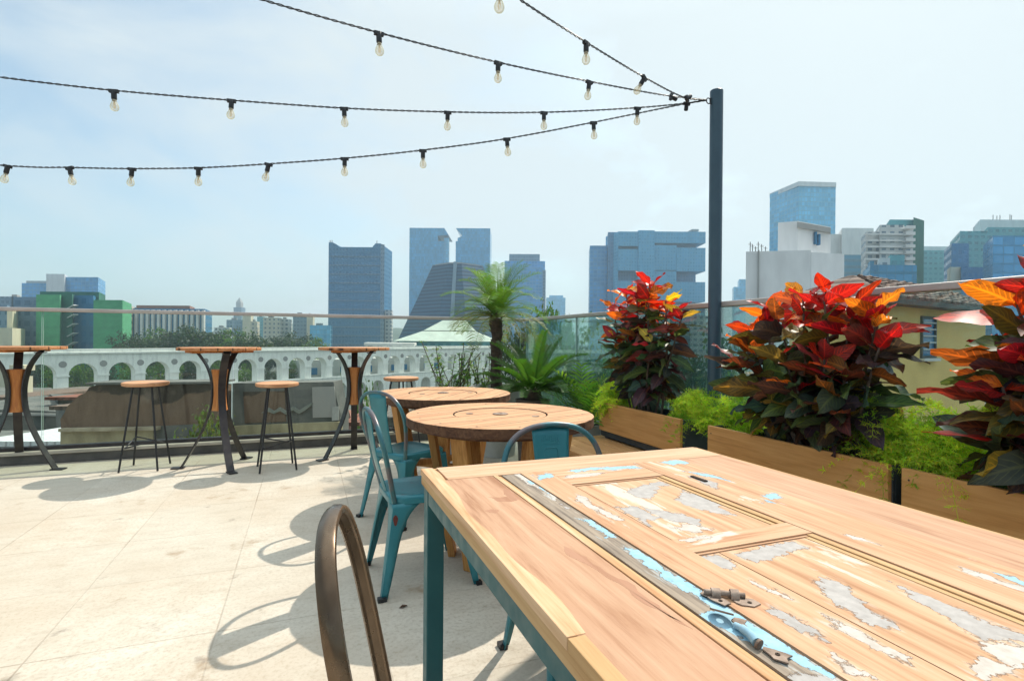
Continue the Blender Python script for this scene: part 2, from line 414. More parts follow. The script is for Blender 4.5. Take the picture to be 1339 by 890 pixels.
def leafmat(name, rough=.5, trans=.35, veins=0.0, tint=(1.2,1.25,.5), vcol=(.9,.55,.12)):  # leaf colour comes from each leaf's own colour
    m = NT(name)
    at_ = m.n('ShaderNodeVertexColor', layer_name='Col'); col = at_.outputs[0]
    if veins:
        uv = m.n('ShaderNodeUVMap'); sp = m.n('ShaderNodeSeparateXYZ'); m.l(uv.outputs[0], sp.inputs[0])
        c = m.math('ABSOLUTE', m.math('SUBTRACT', sp.outputs[0], .5))
        mid = m.ramp(c, [(.025, 1.0), (.07, 0.0)])
        sv = m.math('ABSOLUTE', m.math('SUBTRACT', m.math('FRACT', m.math('SUBTRACT', m.math('MULTIPLY', sp.outputs[1], 9), m.math('MULTIPLY', c, 5))), .5))
        side = m.math('MULTIPLY', m.ramp(sv, [(.05, .8), (.13, 0.0)]), m.ramp(c, [(.25, 1.0), (.5, .1)]))
        msk = m.math('MULTIPLY', m.math('MAXIMUM', mid, side), veins)
        blotch = m.noise(m.coords((1,1,1)), 26, 6, .6)
        col = m.mix(m.math('MULTIPLY', m.ramp(blotch, [(.52, 0.0), (.6, .75)]), m.ramp(c, [(.05, .1), (.3, 1.0)])), col, m.mix(.75, col, (.025,.03,.02)))
        br = m.mix(1.0, col, (2.6,2.2,1.4), 'MULTIPLY')
        col = m.mix(msk, col, br)
    else:
        nz = m.noise(m.coords(), 9, 3); col = m.mix(m.ramp(nz, [(.35, .25), (.65, 0.0)]), col, m.mix(1.0, col, (.6,.65,.5), 'MULTIPLY'))
    b = m.bsdf(Base_Color=col, Roughness=rough); b.inputs['Specular IOR Level'].default_value = .4
    tr = m.n('ShaderNodeBsdfTranslucent'); m.l(m.mix(1.0, col, tint, 'MULTIPLY'), tr.inputs[0])
    mx = m.n('ShaderNodeMixShader'); mx.inputs[0].default_value = trans
    m.l(b.outputs[0], mx.inputs[1]); m.l(tr.outputs[0], mx.inputs[2])
    return m.done(mx)
MT['croton'] = leafmat('croton_leaf', .42, .42, veins=.85, tint=(1.35,1.1,.75))
MT['leaf'] = leafmat('leaf_green', .5, .4)
MT['needle'] = leafmat('fern_needle', .6, .6, tint=(1.5,1.4,.6))
MT['bark'] = simple('bark', (.06,.042,.03), (.11,.08,.055), rough=.9, scale=20, stretch=(1,1,3), bump=.8, bdist=.02)
MT['stem'] = simple('woody_stem', (.09,.06,.045), (.14,.10,.07), rough=.8, scale=20, bump=.3)
MT['greenstem'] = simple('green_stem', (.10,.17,.05), (.07,.12,.04), rough=.6, scale=20)

# ================================================================== the setting
GZ = -18.0
def ground_mat():
    m = NT('city_ground'); n1 = m.noise(m.coords((.02,.02,.02)), 1.0, 8, .6); n2 = m.noise(m.coords((.3,.3,.3)), 1.0, 6)
    col = m.ramp(n1, [(.4, (.05,.06,.045)), (.5, (.10,.10,.095)), (.62, (.16,.15,.135))])
    col = m.mix(m.ramp(n2, [(.4, 0.0), (.7, .4)]), col, (.03,.04,.025))
    return m.done(m.bsdf(Base_Color=col, Roughness=.9))
MT['ground'] = ground_mat()
g = MB(); N = 24
g.poly([(1500*math.cos(2*PI*k/N), 1500*math.sin(2*PI*k/N)+500, GZ) for k in range(N)])
tag(g.build('ground', MT['ground']), kind='structure')

mf = MB(); mf.box((-9, -4, GZ), (2.62, 6.26, 0))
tf = mf.build('terrace_floor', MT['paving']); tf.rotation_euler.z = TA; tag(tf, kind='structure')

# far hills beyond the bay
def hill(x0, x1, y, d, seed, name='hill'):
    mb = MB(); n = 26; base = []
    for k in range(n+1):
        t = k/n; x = x0 + (x1-x0)*t
        hh = math.sin(PI*t)**.8*(.65+.35*noise.noise(Vector((t*4, seed, 0)))) + .06*noise.noise(Vector((t*17, seed, 3)))
        p = at(x, 440, d); top = at(x, y, d)
        base.append((p.x, p.y, GZ, max(.02, hh)*(top.z-GZ)+GZ))
    dd = d*.25
    rows = []
    for k, (x, yy, z0, z1) in enumerate(base):
        rows.append([mb.pt((x, yy, z0)), mb.pt((x*1.03, yy+dd*.4, z0+(z1-z0)*.7)), mb.pt((x*1.1, yy+dd, z1)), mb.pt((x*1.25, yy+dd*2.2, z0))])
    for a, b in zip(rows, rows[1:]):
        for k in range(3): mb.face([a[k], b[k], b[k+1], a[k+1]])
    return tag(mb.build(name, MT['hill'], smooth=True, angle=80), kind='structure')
MT['hill'] = simple('hill_forest', (.03,.05,.03), (.06,.075,.045), rough=.95, scale=.05)
hill(200, 420, 405, 900, 1.0); hill(330, 620, 412, 1000, 4.0)

# ------------------------------------------------------------------ city buildings
def W(c): return simple('render_%d' % len(bpy.data.materials), c, tuple(x*.78 for x in c), rough=.85, scale=.25, stretch=(1,1,.35), lo=.3, hi=.7)
MT['white'] = W((.74,.72,.68)); MT['cream'] = W((.66,.60,.45)); MT['concrete'] = W((.36,.35,.33))
MT['fblue'] = facade('blue_glass_front', (.04,.26,.50), (.015,.20,.44), 3.2, 3.4, .82, .72, rough=.5)
MT['fdark'] = facade('dark_tower_front', (.012,.155,.31), (.006,.105,.23), 2.6, 3.6, .55, .5, rough=.7)
MT['fgrey'] = facade('grey_tower_front', (.13,.22,.31), (.05,.11,.17), 3.0, 3.3, .62, .5, rough=.7)
MT['fwhite'] = facade('white_flats_front', (.55,.56,.54), (.10,.14,.17), 3.4, 3.1, .52, .46, rough=.8)
MT['fbeige'] = facade('beige_flats_front', (.55,.50,.40), (.12,.14,.15), 3.2, 3.1, .42, .42, rough=.8)
MT['fteal'] = facade('teal_flats_front', (.08,.32,.36), (.03,.17,.21), 3.2, 3.2, .6, .42, rough=.7)
MT['glassblue'] = facade('mirror_tower_front', (.004,.22,.42), (.004,.21,.41), 1.6, 3.8, .9, .86, rough=.3, grough=.15)
MT['paleblue'] = facade('pale_blue_front', (.12,.41,.60), (.08,.35,.56), 2.4, 3.4, .85, .8, rough=.5)
MT['roofgrey'] = W((.20,.20,.20)); MT['metalwhite'] = W((.62,.64,.64))
MT['net'] = simple('green_netting', (.07,.34,.155), (.055,.27,.13), rough=.85, scale=.35, stretch=(1,1,2))
MT['netdark'] = simple('dark_green_netting', (.02,.15,.105), (.018,.115,.085), rough=.85, scale=.35)
MT['roofrust'] = W((.30,.13,.075)); MT['deepblue'] = W((.05,.16,.42))
MT['brickred'] = W((.30,.13,.09))

def zt(x, y, d): return at(x, y, d).z
def foot(pts):       # [(px, d)] -> plan outline
    return [(at(x, 440, d).x, d) for x, d in pts]
def block(name, mats, pts, ytop, parent=None, z0=GZ, xr=None, zz=None):
    """pts: front-left, front-right, back-right, back-left as (px, depth); top from the first point"""
    mb = MB(); p = foot(pts)
    z1 = zz if zz is not None else zt(pts[0][0] if xr is None else xr, ytop, pts[0][1] if xr is None else [d for x, d in pts if x == xr][0])
    # local origin at the foot so window grids start at the corner
    o = Vector((p[0][0], p[0][1], 0))
    mb.prism([(a-o.x, b-o.y) for a, b in p], z0, z1)
    ob = mb.build(name, mats, parent)
    ob.location = o - (parent.location if parent is not None else Vector())
    return ob
def rect(x0, x1, d, dep): 
    a = at(x0, 440, d).x; b = at(x1, 440, d).x
    nb = 669.5+b*700/(d+dep); na = 669.5+a*700/(d+dep)
    return [(x0, d), (x1, d), (x1+(nb-x1)*.22, d+dep), (x0+(na-x0)*.22, d+dep)]
def building(name, label, group=None):
    return empty(name, (0,0,0), 0, label, 'building', group)

# 1 left group -------------------------------------------------------
b = building('tower_block', 'distant blue glass building with pale rooftop box behind the green netted block')
block('wing', MT['fblue'], rect(28, 72, 470, 40), 370, b); block('wall', MT['fblue'], rect(82, 128, 460, 40), 362, b)
block('rooftop_box', MT['metalwhite'], rect(60, 84, 455, 30), 358, b, z0=10); block('penthouse', MT['concrete'], rect(34, 74, 476, 25), 367, b, z0=10)
b = building('scaffolded_building', 'grey block wrapped in bright green scaffold netting above the white arches')
block('wall', MT['fgrey'], rect(17, 47, 172, 18), 388, b)
block('netting', MT['net'], rect(47, 78, 170, 20), 385, b); block('netting', MT['netdark'], rect(78, 94, 173, 18), 384, b)
block('stair_tower', MT['fdark'], rect(94, 122, 176, 16), 386, b); block('netting', MT['net'], rect(122, 160, 168, 20), 392, b)
block('roof', MT['netdark'], rect(52, 129, 181, 14), 381, b, z0=8)
mb = MB()
for k in range(9):
    z = -14 + k*3.0; a = at(95, 440, 175); c = at(104, 440, 175)
    mb = MB(); mb.M = Matrix.Translation((a.x, 172.6, z)); mb.slab((0,0,0), (1,0,.55), (0,1,0), [(0,0),(2.4,0),(2.4,2),(0,2)], .25); mb.build('stair_flight', MT['metalwhite'], b)
b = building('office_slab', 'long low grey office building with pale vertical columns and rust roof behind trees')
o = block('wall', MT['fdark'], rect(160, 268, 262, 30), 403, b)
block('roof', MT['roofrust'], rect(178, 248, 268, 20), 399, b, z0=6)
mb = MB()
for k in range(15):
    p = at(164+k*7.3, 440, 261.4); mb.box((p.x-.55, 260.6, GZ), (p.x+.55, 261.9, zt(200, 405, 261)))
mb.build('column_row', MT['white'], b)
block('end_wing', MT['fbeige'], rect(160, 172, 258, 20), 400, b)
b = building('flats', 'cream low block at the left frame edge beside the green netting')
block('wall', MT['cream'], rect(-60, 16, 150, 20), 428, b); block('tower_part', MT['fgrey'], rect(-60, 9, 165, 20), 398, b); block('tower_part', MT['cream'], rect(9, 16, 163, 10), 402, b)
b = building('flats', 'pale flat roofed block far left behind the cream one')
block('wall', MT['fgrey'], rect(-70, 17, 330, 30), 387, b); block('roof_box', MT['concrete'], rect(15, 22, 330, 10), 385, b, z0=8)

# 2 small distant blocks between trees and the dark tower
small = [
 (296, 318, 418, 520, 'fgrey', 'dim grey block below the far pointed clock tower'),
 (317, 328, 412, 430, 'cream', 'narrow cream block right of the far pointed tower'),
 (328, 336, 420, 400, 'fbeige', 'small beige flats beside the narrow cream block'),
 (336, 346, 414, 600, 'fteal', 'thin blue grey block between two beige blocks'),
 (344, 366, 415, 390, 'fbeige', 'wide beige block in the gap between two tree masses'),
 (366, 379, 417, 410, 'fwhite', 'white balconied block in the middle of the low skyline'),
 (383, 402, 411, 470, 'fgrey', 'square grey block left of the yellowish one'),
 (401, 409, 412, 460, 'cream', 'yellowish narrow block before the dark tower'),
 (405, 432, 425, 380, 'paleblue', 'low pale blue hall just left of the dark tower'),
 (280, 300, 428, 480, 'fwhite', 'tiny white low block above the left trees'),
]
for x0, x1, y, d, mm, lab in small:
    b = building('city_block', lab, 'small far blocks on the skyline')
    block('wall', MT[mm], rect(x0, x1, d, 20), y, b); block('roof_box', MT['roofgrey'], rect(x0+(x1-x0)*.3, x0+(x1-x0)*.6, d+5, 8), y-2.5, b, z0=-6)
# pointed clock tower far away
d = 950; p = at(313, 440, d); z1 = zt(313, 402, d); z2 = zt(313, 389, d)
b = building('clock_tower', 'faint far tower with stepped pointed top on the skyline')
mb = MB(); w = 7
mb.prism([(p.x-w,d-w),(p.x+w,d-w),(p.x+w,d+w),(p.x-w,d+w)], GZ, z1); mb.build('wall', MT['fgrey'], b)
mb = MB(); w2 = 4.2
mb.prism([(p.x-w2,d-w2),(p.x+w2,d-w2),(p.x+w2,d+w2),(p.x-w2,d+w2)], z1, z1+9)
mb.prism([(p.x-w2,d-w2),(p.x+w2,d-w2),(p.x+w2,d+w2),(p.x-w2,d+w2)], z1+9, z2, top=[(p.x-.3,d-.3),(p.x+.3,d-.3),(p.x+.3,d+.3),(p.x-.3,d+.3)])
mb.build('spire', MT['concrete'], b)

# 3 dark tower
b = building('office_tower', 'dark blue grey tower with notched flat top left of the twin towers')
d = 420
X = lambda px: at(px, 440, d).x
mb = MB(); ox = X(429); zz = lambda y: zt(460, y, d)
outl = [(0, GZ), (X(497)-ox, GZ), (X(497)-ox, zz(318)), (X(490)-ox, zz(318)), (X(486)-ox, zz(323)), (X(444)-ox, zz(323)), (X(438)-ox, zz(319)), (X(434)-ox, zz(317)), (0, zz(317))]
mb.slab((0,0,0), (1,0,0), (0,0,1), outl, 40)
o = mb.build('wall', MT['fdark'], b); o.location = (ox, d, 0)
block('side_strip', MT['fgrey'], [(497, 420), (502, 423), (502, 455), (497, 455)], 319, b)
mb = MB()
for px in (431, 433.5, 492):
    q = at(px, 440, d+4); mb.tube([(q.x, d+4, zz(318)), (q.x, d+4, zz(313))], .35, 5)
mb.build('antenna', MT['concrete'], b)
mb = MB()
for k in range(1, 13):
    z = GZ + (zz(318)-GZ)*k/13.5; mb.box((X(430), d-.35, z-.35), (X(496.5), d-.02, z+.35))
mb.build('floor_band', MT['fgrey'], b)

# 4 twin mirror towers
d = 640; X = lambda px: at(px, 440, d).x; zz = lambda y: zt(560, y, d)
b = building('glass_tower', 'left blue mirror glass tower of the pair with notched top corner', 'twin mirror glass towers')
mb = MB(); ox = X(534.5)
o2 = [(534.5, GZ), (579.5, GZ), (579.5, 315), (571.5, 315), (571.5, 308), (585.5, 307), (580, 298), (534.5, 298)]
mb.slab((0,0,0), (1,0,0), (0,0,1), [(X(x)-ox, y if y < 0 else zz(y)) for x, y in o2], 45)
o = mb.build('wall', MT['glassblue'], b); o.location = (ox, d, 0)
block('side_fin', MT['paleblue'], rect(579.5, 586, d+3, 36), 311, b)
b = building('glass_tower', 'right blue mirror glass tower of the pair with slanted slot near its top', 'twin mirror glass towers')
mb = MB(); ox = X(595)
o2 = [(595, GZ), (640, GZ), (640, 298), (595, 298), (603.5, 308), (597.5, 311), (597.5, 315), (595, 315)]
mb.slab((0,0,0), (1,0,0), (0,0,1), [(X(x)-ox, y if y < 0 else zz(y)) for x, y in o2], 45)
o = mb.build('wall', MT['glassblue'], b); o.location = (ox, d, 0)

# 5 truncated pyramid cathedral
d = 330; cx = at(598, 440, d+36).x*1.0; cy = d+36
z0, z1 = GZ, zt(598, 349, cy)
def ngon(r, off, n=8, wide=.68):
    pts = []
    for k in range(4):
        a = off + k*PI/2
        for s in (-1, 1):
            t = a + s*(PI/4)*wide; pts.append((cx + r*math.cos(t), cy + r*math.sin(t)))
    return pts
b = building('pyramid_church', 'dark grey truncated pyramid church with ribbed sides before the twin towers')
def ribbed():
    m = NT('ribbed_concrete'); tc = m.n('ShaderNodeTexCoord'); sp = m.n('ShaderNodeSeparateXYZ'); m.l(tc.outputs['Object'], sp.inputs[0])
    q = m.math('ABSOLUTE', m.math('SUBTRACT', m.math('FRACT', m.math('DIVIDE', sp.outputs[2], 2.4)), .5))
    col = m.ramp(q, [(.18, (.008,.04,.085)), (.32, (.022,.08,.145))])
    b_ = m.bsdf(Base_Color=col, Roughness=.85); m.l(m.bump(q, .8, .4), b_.inputs['Normal']); return m.done(b_)
MT['ribbed'] = ribbed(); MT['stripgrey'] = W((.16,.24,.30))
mb = MB(); rb, rt = 48, 17
mb.prism(ngon(rb, R(-45)), z0, z1, top=[(x, y, z1) for x, y in ngon(rt, R(-45))])
mb.build('wall', MT['ribbed'], b)
mb = MB()
for k in range(4):
    a = R(-45) + PI/4 + k*PI/2; ca, sa = math.cos(a), math.sin(a); px_, py_ = -sa, ca
    q = [(cx+ca*rb*.99+px_*e*1.1, cy+sa*rb*.99+py_*e*1.1) for e in (-1, 1)]
    t = [(cx+ca*rt*1.0+px_*e*1.1, cy+sa*rt*1.0+py_*e*1.1, z1+1.2) for e in (-1, 1)]
    inn = [(cx+ca*(rb-6)+px_*e*1.1, cy+sa*(rb-6)+py_*e*1.1) for e in (1, -1)]
    it = [(cx+ca*(rt-6)+px_*e*1.1, cy+sa*(rt-6)+py_*e*1.1, z1+1.2) for e in (1, -1)]
    st = MB(); st.prism(q+inn, z0, z1, top=t+it); st.build('window_strip', MT['stripgrey'], b)
mb = MB(); mb.prism(ngon(15.5, R(-45)), z1, z1+1.0); mb.build('roof', MT['concrete'], b)

# 6 pavilion with a pale pyramid roof
d = 215; p = at(580, 440, d); X = lambda px, dd=215: at(px, 440, dd).x
b = building('pavilion', 'low pavilion with a pale green pyramid roof in front of the pyramid church')
x0, x1 = X(518), X(647); ze = zt(580, 446, d); zr = zt(585, 419, d+20); zs = zt(580, 433, d+9)
mb = MB(); mb.box((x0+1, d+1, GZ), (x1-1, d+38, ze)); mb.build('wall', MT['fteal'], b)
MT['palegreen'] = W((.52,.60,.52))
mb = MB(); 
mb.prism([(x0-1,d-1),(x1+1,d-1),(x1+1,d+40),(x0-1,d+40)], ze, zs, top=[(x0+9,d+9,zs),(x1-9,d+9,zs),(x1-9,d+30,zs),(x0+9,d+30,zs)])
mb.build('roof', MT['palegreen'], b)
cxm = (x0+x1)/2+1.5
mb = MB(); mb.prism([(x0+9.4,d+9.4),(x1-9.4,d+9.4),(x1-9.4,d+29.6),(x0+9.4,d+29.6)], zs+.3, zr, top=[(cxm-5,d+18,zr),(cxm+5,d+18,zr),(cxm+5,d+21,zr),(cxm-5,d+21,zr)])
mb.build('roof', MT['palegreen'], b)
b = building('hall', 'long flat white hall roof between the arches and the pavilion')
block('wall', MT['fwhite'], rect(478, 540, 190, 16), 451, b); block('roof', MT['white'], rect(476, 542, 188, 20), 448, b, z0=-1.6)
b = building('flats', 'thin pale block just right of the dark tower base')
block('wall', MT['fwhite'], rect(503, 512, 430, 20), 405, b)

# 7 stepped tower and its faint neighbours
b = building('stepped_tower', 'blue grey tower with stepped crown behind the date palm')
block('wall', MT['fblue'], rect(668, 709, 560, 40), 350, b); block('wing', MT['fblue'], rect(659, 712, 575, 40), 341, b)
block('crown', MT['fgrey'], rect(665, 705, 585, 25), 332, b, z0=0); block('wing', MT['fgrey'], rect(709, 713, 562, 30), 353, b)
b = building('tower_block', 'small faint blue tower right of the stepped tower')
block('wall', MT['paleblue'], rect(714, 739, 900, 40), 389, b); block('crown', MT['paleblue'], rect(718, 736, 905, 30), 386, b, z0=0)

# 8 blocky headquarters with voids
b = building('blocky_headquarters', 'bulky blue grey block building with cut out voids and a central shaft')
d = 450; q = lambda x: 740+x/5.564
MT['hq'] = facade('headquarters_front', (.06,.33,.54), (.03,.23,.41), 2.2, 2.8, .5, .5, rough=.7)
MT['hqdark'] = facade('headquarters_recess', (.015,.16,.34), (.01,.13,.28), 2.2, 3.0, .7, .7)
block('wing', MT['fblue'], rect(770.5, 793, 462, 30), 321, b)
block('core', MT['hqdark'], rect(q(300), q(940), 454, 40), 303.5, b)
def slabpx(name, xa, xb, ya, yb, dd, dep, mm):
    mb = MB(); a = at(xa, 440, dd).x; c = at(xb, 440, dd).x
    mb.box((0, 0, 0), (c-a, dep, zt(xa, ya, dd)-zt(xa, yb, dd))); o = mb.build(name, mm, b); o.location = (a, dd, zt(xa, yb, dd)); return o
for (xa, xb, ya, yb, dd, mm) in [(q(375), q(520), 302.6, 321.5, 446, 'hq'), (q(375), q(520), 325.5, 353.5, 446, 'hq'), (q(640), q(1010), 302.6, 317.5, 446, 'hq'),
      (q(640), q(800), 320.5, 353, 446.5, 'hq'), (q(800), q(1010), 323.8, 354.5, 446, 'hq'), (q(360), q(520), 367, 396, 446, 'hq'), (q(640), q(800), 354, 394, 446.8, 'hq'), (q(800), q(1010), 368.5, 394.5, 446, 'hq'), (q(300), q(1010), 399, 447, 446, 'hq')]:
    slabpx('cantilever_block', xa, xb, ya, yb, dd, 44, MT[mm])
slabpx('shaft', q(523), q(640), 301, 447, 444.5, 12, MT['hq'])
block('side_wall', MT['hq'], [(791, 468), (q(376), 445.5), (q(376), 470), (791, 480)], 302.8, b, xr=q(376))
slabpx('roof_plant', q(910), q(960), 299.5, 302, 460, 10, MT['concrete'])

# 9 right group
b = building('office_tower', 'tall pale blue tower with flat top rising behind the blank white building')
block('wall', MT['paleblue'], [(1043, 400), (1091, 402), (1088, 430), (1005, 432)], 239, b)
block('crown', MT['metalwhite'], [(1042.6, 399), (1091.6, 401), (1088.5, 431), (1004.6, 433)], 238, b, zz=zt(1043, 239, 400)+.8, z0=zt(1043, 243.5, 400))
b = building('white_building', 'blank windowless white block with a stepped rooftop box behind the crotons')
MT['blank'] = W((.82,.81,.79)); MT['blank2'] = W((.88,.87,.85))
block('wall', MT['blank'], [(974.5, 133), (1059.5, 130), (1080, 150), (985, 152)], 329, b)
block('wall', MT['blank2'], [(1059.8, 130), (1103, 133), (1092, 150), (1062, 150)], 329.3, b)
block('rooftop_box', MT['blank'], [(1016, 141), (1042, 139), (1085, 146), (1020, 155)], 291, b, z0=18)
mb = MB(); pp = foot([(1041, 137.5), (1085, 144.5), (1085, 146.5), (1041, 139.5)]); mb.prism(pp, zt(1041, 297, 138), zt(1041, 290.5, 138)); mb.build('cornice', MT['concrete'], b)
for px_, y0_, y1_ in ((1066, 303, 319), (1070.5, 306, 320)):
    mb = MB(); a = at(px_, y1_, 141.5); c = at(px_+2.6, y0_, 141.5); mb.box((a.x, 141.5, a.z), (c.x, 142.6, c.z)); mb.build('window', MT['fdark'], b)
mb = MB(); a = at(991, 440, 132); mb.tube([(a.x, 132, GZ), (a.x, 132, zt(991, 327, 132))], .22, 6); mb.build('drainpipe', MT['concrete'], b)
for k, px_ in enumerate((980, 983, 987, 990.5, 995, 1000)):
    mb = MB(); a = at(px_, 440, 136); t = 3.2 - (k % 3)*.6
    mb.tube([(a.x, 136, zt(974.5, 330, 133)), (a.x, 136, zt(974.5, 330, 133)+t)], .10, 5); mb.tube([(a.x-.5, 136, zt(974.5, 330, 133)+t*.8), (a.x+.5, 136, zt(974.5, 330, 133)+t*.8)], .06, 4)
    mb.build('antenna', MT['steel_dark'], b)
b = building('white_tower', 'pale washed out block with stepped roof between the white and balconied buildings')
block('wall', MT['white'], rect(1100, 1141, 340, 20), 298, b); block('wing', MT['white'], rect(1084, 1110, 345, 20), 306, b)
b = building('balcony_flats', 'tall apartment block with stacked white balconies and a dark green flank')
d = 215
block('wall', MT['fwhite'], rect(1131, 1149, d+3, 14), 303, b); block('wall', MT['fwhite'], rect(1149, 1181, d+1, 16), 294, b)
block('back_wall', MT['fteal'], rect(1162, 1194, d+9, 20), 287, b); block('flank', MT['netdark'], [(1193, d+6), (1207, d+12), (1206, d+30), (1193, d+28)], 284, b)
block('side_wing', MT['fwhite'], rect(1181, 1193, d+4, 12), 296, b)
for k in range(11):
    z = zt(1181, 299 + k*8.2, d)
    mb = MB(); a = at(1180, 440, d); c = at(1192, 440, d); mb.box((a.x, d-1.6, z-.25), (c.x, d+4, z)); mb.box((a.x, d-1.6, z), (c.x, d-1.45, z+1.0)); mb.build('balcony', MT['white'], b)
for x0, x1 in ((1131.5, 1148.5), (1149.5, 1180)):
    for k in range(8):
        z = zt(1149, 304 + k*8.2, d); mb = MB(); a = at(x0, 440, d); c = at(x1, 440, d)
        mb.box((a.x, d+.2, z-.9), (c.x, d+1.2, z-.2)); mb.build('parapet', MT['white'], b)
b = building('office_block', 'light blue striped low office block right of the blank white building')
MT['stripeblue'] = facade('striped_blue_front', (.22,.36,.45), (.12,.26,.36), 40, 3.0, 1.0, .55)
block('wall', MT['stripeblue'], rect(1103, 1138, 250, 20), 333, b)
b = building('office_block', 'deep blue glass office block in front of the balconied apartments')
MT['deepglass'] = facade('deep_blue_front', (.012,.19,.33), (.01,.16,.31), 3.0, 3.2, .9, .7)
block('wall', MT['deepglass'], rect(1137, 1198, 190, 20), 346, b); block('roof_box', MT['fwhite'], rect(1150, 1163, 196, 8), 337, b, z0=5); block('roof_box', MT['fteal'], rect(1163, 1182, 198, 8), 333, b, z0=5); block('wall', MT['deepglass'], rect(1137, 1142, 188, 6), 341, b)
b = building('flats', 'grey blue slab with two pale roof windows right of the balconied tower')
block('wall', MT['fteal'], rect(1199, 1246, 330, 25), 327, b); block('roof_box', MT['metalwhite'], rect(1206, 1240, 335, 14), 322, b, z0=10)
b = building('flats', 'narrow dark blue slab before the big teal office block')
block('wall', MT['fdark'], rect(1243, 1266, 240, 20), 318, b); block('wing', MT['cream'], rect(1242, 1256, 236, 8), 349, b); block('wing', MT['fdark'], rect(1256, 1290, 234, 8), 349, b)
b = building('office_block', 'big teal glass office block with rooftop antennas at the right edge')
block('wall', MT['fteal'], [(1254, 262), (1340, 262), (1420, 262), (1330, 300)][:2] + [(1400, 300), (1262, 300)], 304, b)
block('wall', MT['fteal'], rect(1254, 1420, 266, 30), 302, b)
block('wall', MT['fteal'], rect(1290, 1420, 263, 30), 297, b)
block('penthouse', MT['metalwhite'], rect(1280, 1420, 275, 20), 287, b, z0=15)
mb = MB()
for px_ in (1297, 1302, 1306, 1319, 1321):
    a = at(px_, 440, 276); mb.tube([(a.x, 276, zt(1290, 290, 276)), (a.x, 276, zt(1290, 282-(px_ % 3), 276))], .2, 5)
mb.build('antenna', MT['concrete'], b)
b = building('office_block', 'bright blue netted front at the right edge before the teal block')
MT['bluenet'] = facade('blue_screen_front', (.025,.25,.48), (.02,.22,.45), 4, 3.4, .9, .8, rough=.6)
block('wall', MT['bluenet'], rect(1297, 1420, 200, 20), 308, b)
b = building('flats', 'small pale far block left of the blank white building')
block('wall', MT['paleblue'], rect(959, 976, 620, 20), 375, b); block('roof_box', MT['paleblue'], rect(966, 976, 622, 20), 365, b, z0=0)
b = building('flats', 'pale low houses seen through the glass behind the red croton')
block('wall', MT['fwhite'], rect(905, 934, 300, 16), 413, b); block('wall', MT['fgrey'], rect(880, 908, 320, 16), 420, b)

# ------------------------------------------------------------------ the white aqueduct
P0 = Vector((-.839*100, 100, 0)); STEP = Vector((.0387*100, .049*100, 0)); BAY = STEP.length; DIR = STEP.normalized(); NRM = Vector((-DIR.y, DIR.x, 0))
aq = building('aqueduct', 'long white two tier arched aqueduct crossing behind the glass railing'); aq['category'] = 'aqueduct'
def aq_mat():
    m = NT('whitewash'); n1 = m.noise(m.coords((.25,.25,.12)), 2.2, 8, .65); n2 = m.noise(m.coords((1.5,1.5,.25)), 1.0, 6, .6)
    col = m.ramp(n1, [(.35, (.86,.86,.80)), (.6, (.92,.92,.86)), (.75, (.80,.80,.74))])
    col = m.mix(m.ramp(n2, [(.5, 0.0), (.72, .35)]), col, (.38,.38,.35))
    return m.done(m.bsdf(Base_Color=col, Roughness=.9))
MT['aq'] = aq_mat()
TOP, DECK = -1.4, -9.6
faces = []
def bay(s0, za, zb, ow, spring, n=10):
    """front faces of one arched bay between za and zb in (s, z)"""
    c = s0 + BAY/2; r = ow/2; L, Rr = c - r, c + r; out = []
    out.append([(s0, za), (L, za), (L, spring), (s0, spring)]); out.append([(Rr, za), (s0+BAY, za), (s0+BAY, spring), (Rr, spring)])
    arc = [(c - r*math.cos(PI*k/n), spring + r*math.sin(PI*k/n)) for k in range(n+1)]
    top = [(s0 + BAY*k/n, zb) for k in range(n+1)]
    out.append([(s0, spring), (L, spring), top[0]])
    for k in range(n): out.append([arc[k], arc[k+1], top[k+1], top[k]])
    out.append([(Rr, spring), (s0+BAY, spring), top[n]])
    return out
import bmesh
NB = 27
def arcade(name, za, zb, ow, spring, thick, yoff):
    bm = bmesh.new()
    for k in range(-6, NB-6+6):
        for f in bay(k*BAY, za, zb, ow, spring):
            bm.faces.new([bm.verts.new((P0 + DIR*s + NRM*yoff + Vector((0, 0, z)))) for s, z in f])
    bmesh.ops.remove_doubles(bm, verts=bm.verts, dist=.002)
    r = bmesh.ops.extrude_face_region(bm, geom=bm.faces[:])
    bmesh.ops.translate(bm, verts=[e for e in r['geom'] if isinstance(e, bmesh.types.BMVert)], vec=NRM*thick)
    bmesh.ops.recalc_face_normals(bm, faces=bm.faces[:])
    me = bpy.data.meshes.new(name); bm.to_mesh(me); bm.free(); me.materials.append(MT['aq'])
    o = bpy.data.objects.new(name, me); C.objects.link(o); o.parent = aq; return o
arcade('upper_arcade', DECK, -2.3, 4.5, -6.35, 2.6, 0)
arcade('lower_arcade', GZ, DECK, 4.1, -13.2, 3.6, -.5)
def along(s0, s1, y0, y1, z0, z1, mb):
    a = [P0 + DIR*s0 + NRM*y0, P0 + DIR*s1 + NRM*y0, P0 + DIR*s1 + NRM*y1, P0 + DIR*s0 + NRM*y1]
    mb.prism([(p.x, p.y) for p in a], z0, z1)
S0, S1 = -6*BAY, 27*BAY
mb = MB(); along(S0, S1, -.35, 2.95, -2.3, -2.0, mb); mb.build('cornice', MT['aq'], aq)
mb = MB(); along(S0, S1, -.12, .28, -2.0, TOP, mb); along(S0, S1, 2.3, 2.7, -2.0, TOP, mb); mb.build('parapet', MT['aq'], aq)
mb = MB(); along(S0, S1, -.66, -.5, DECK-.12, DECK+.14, mb); mb.build('string_course', MT['aq'], aq)
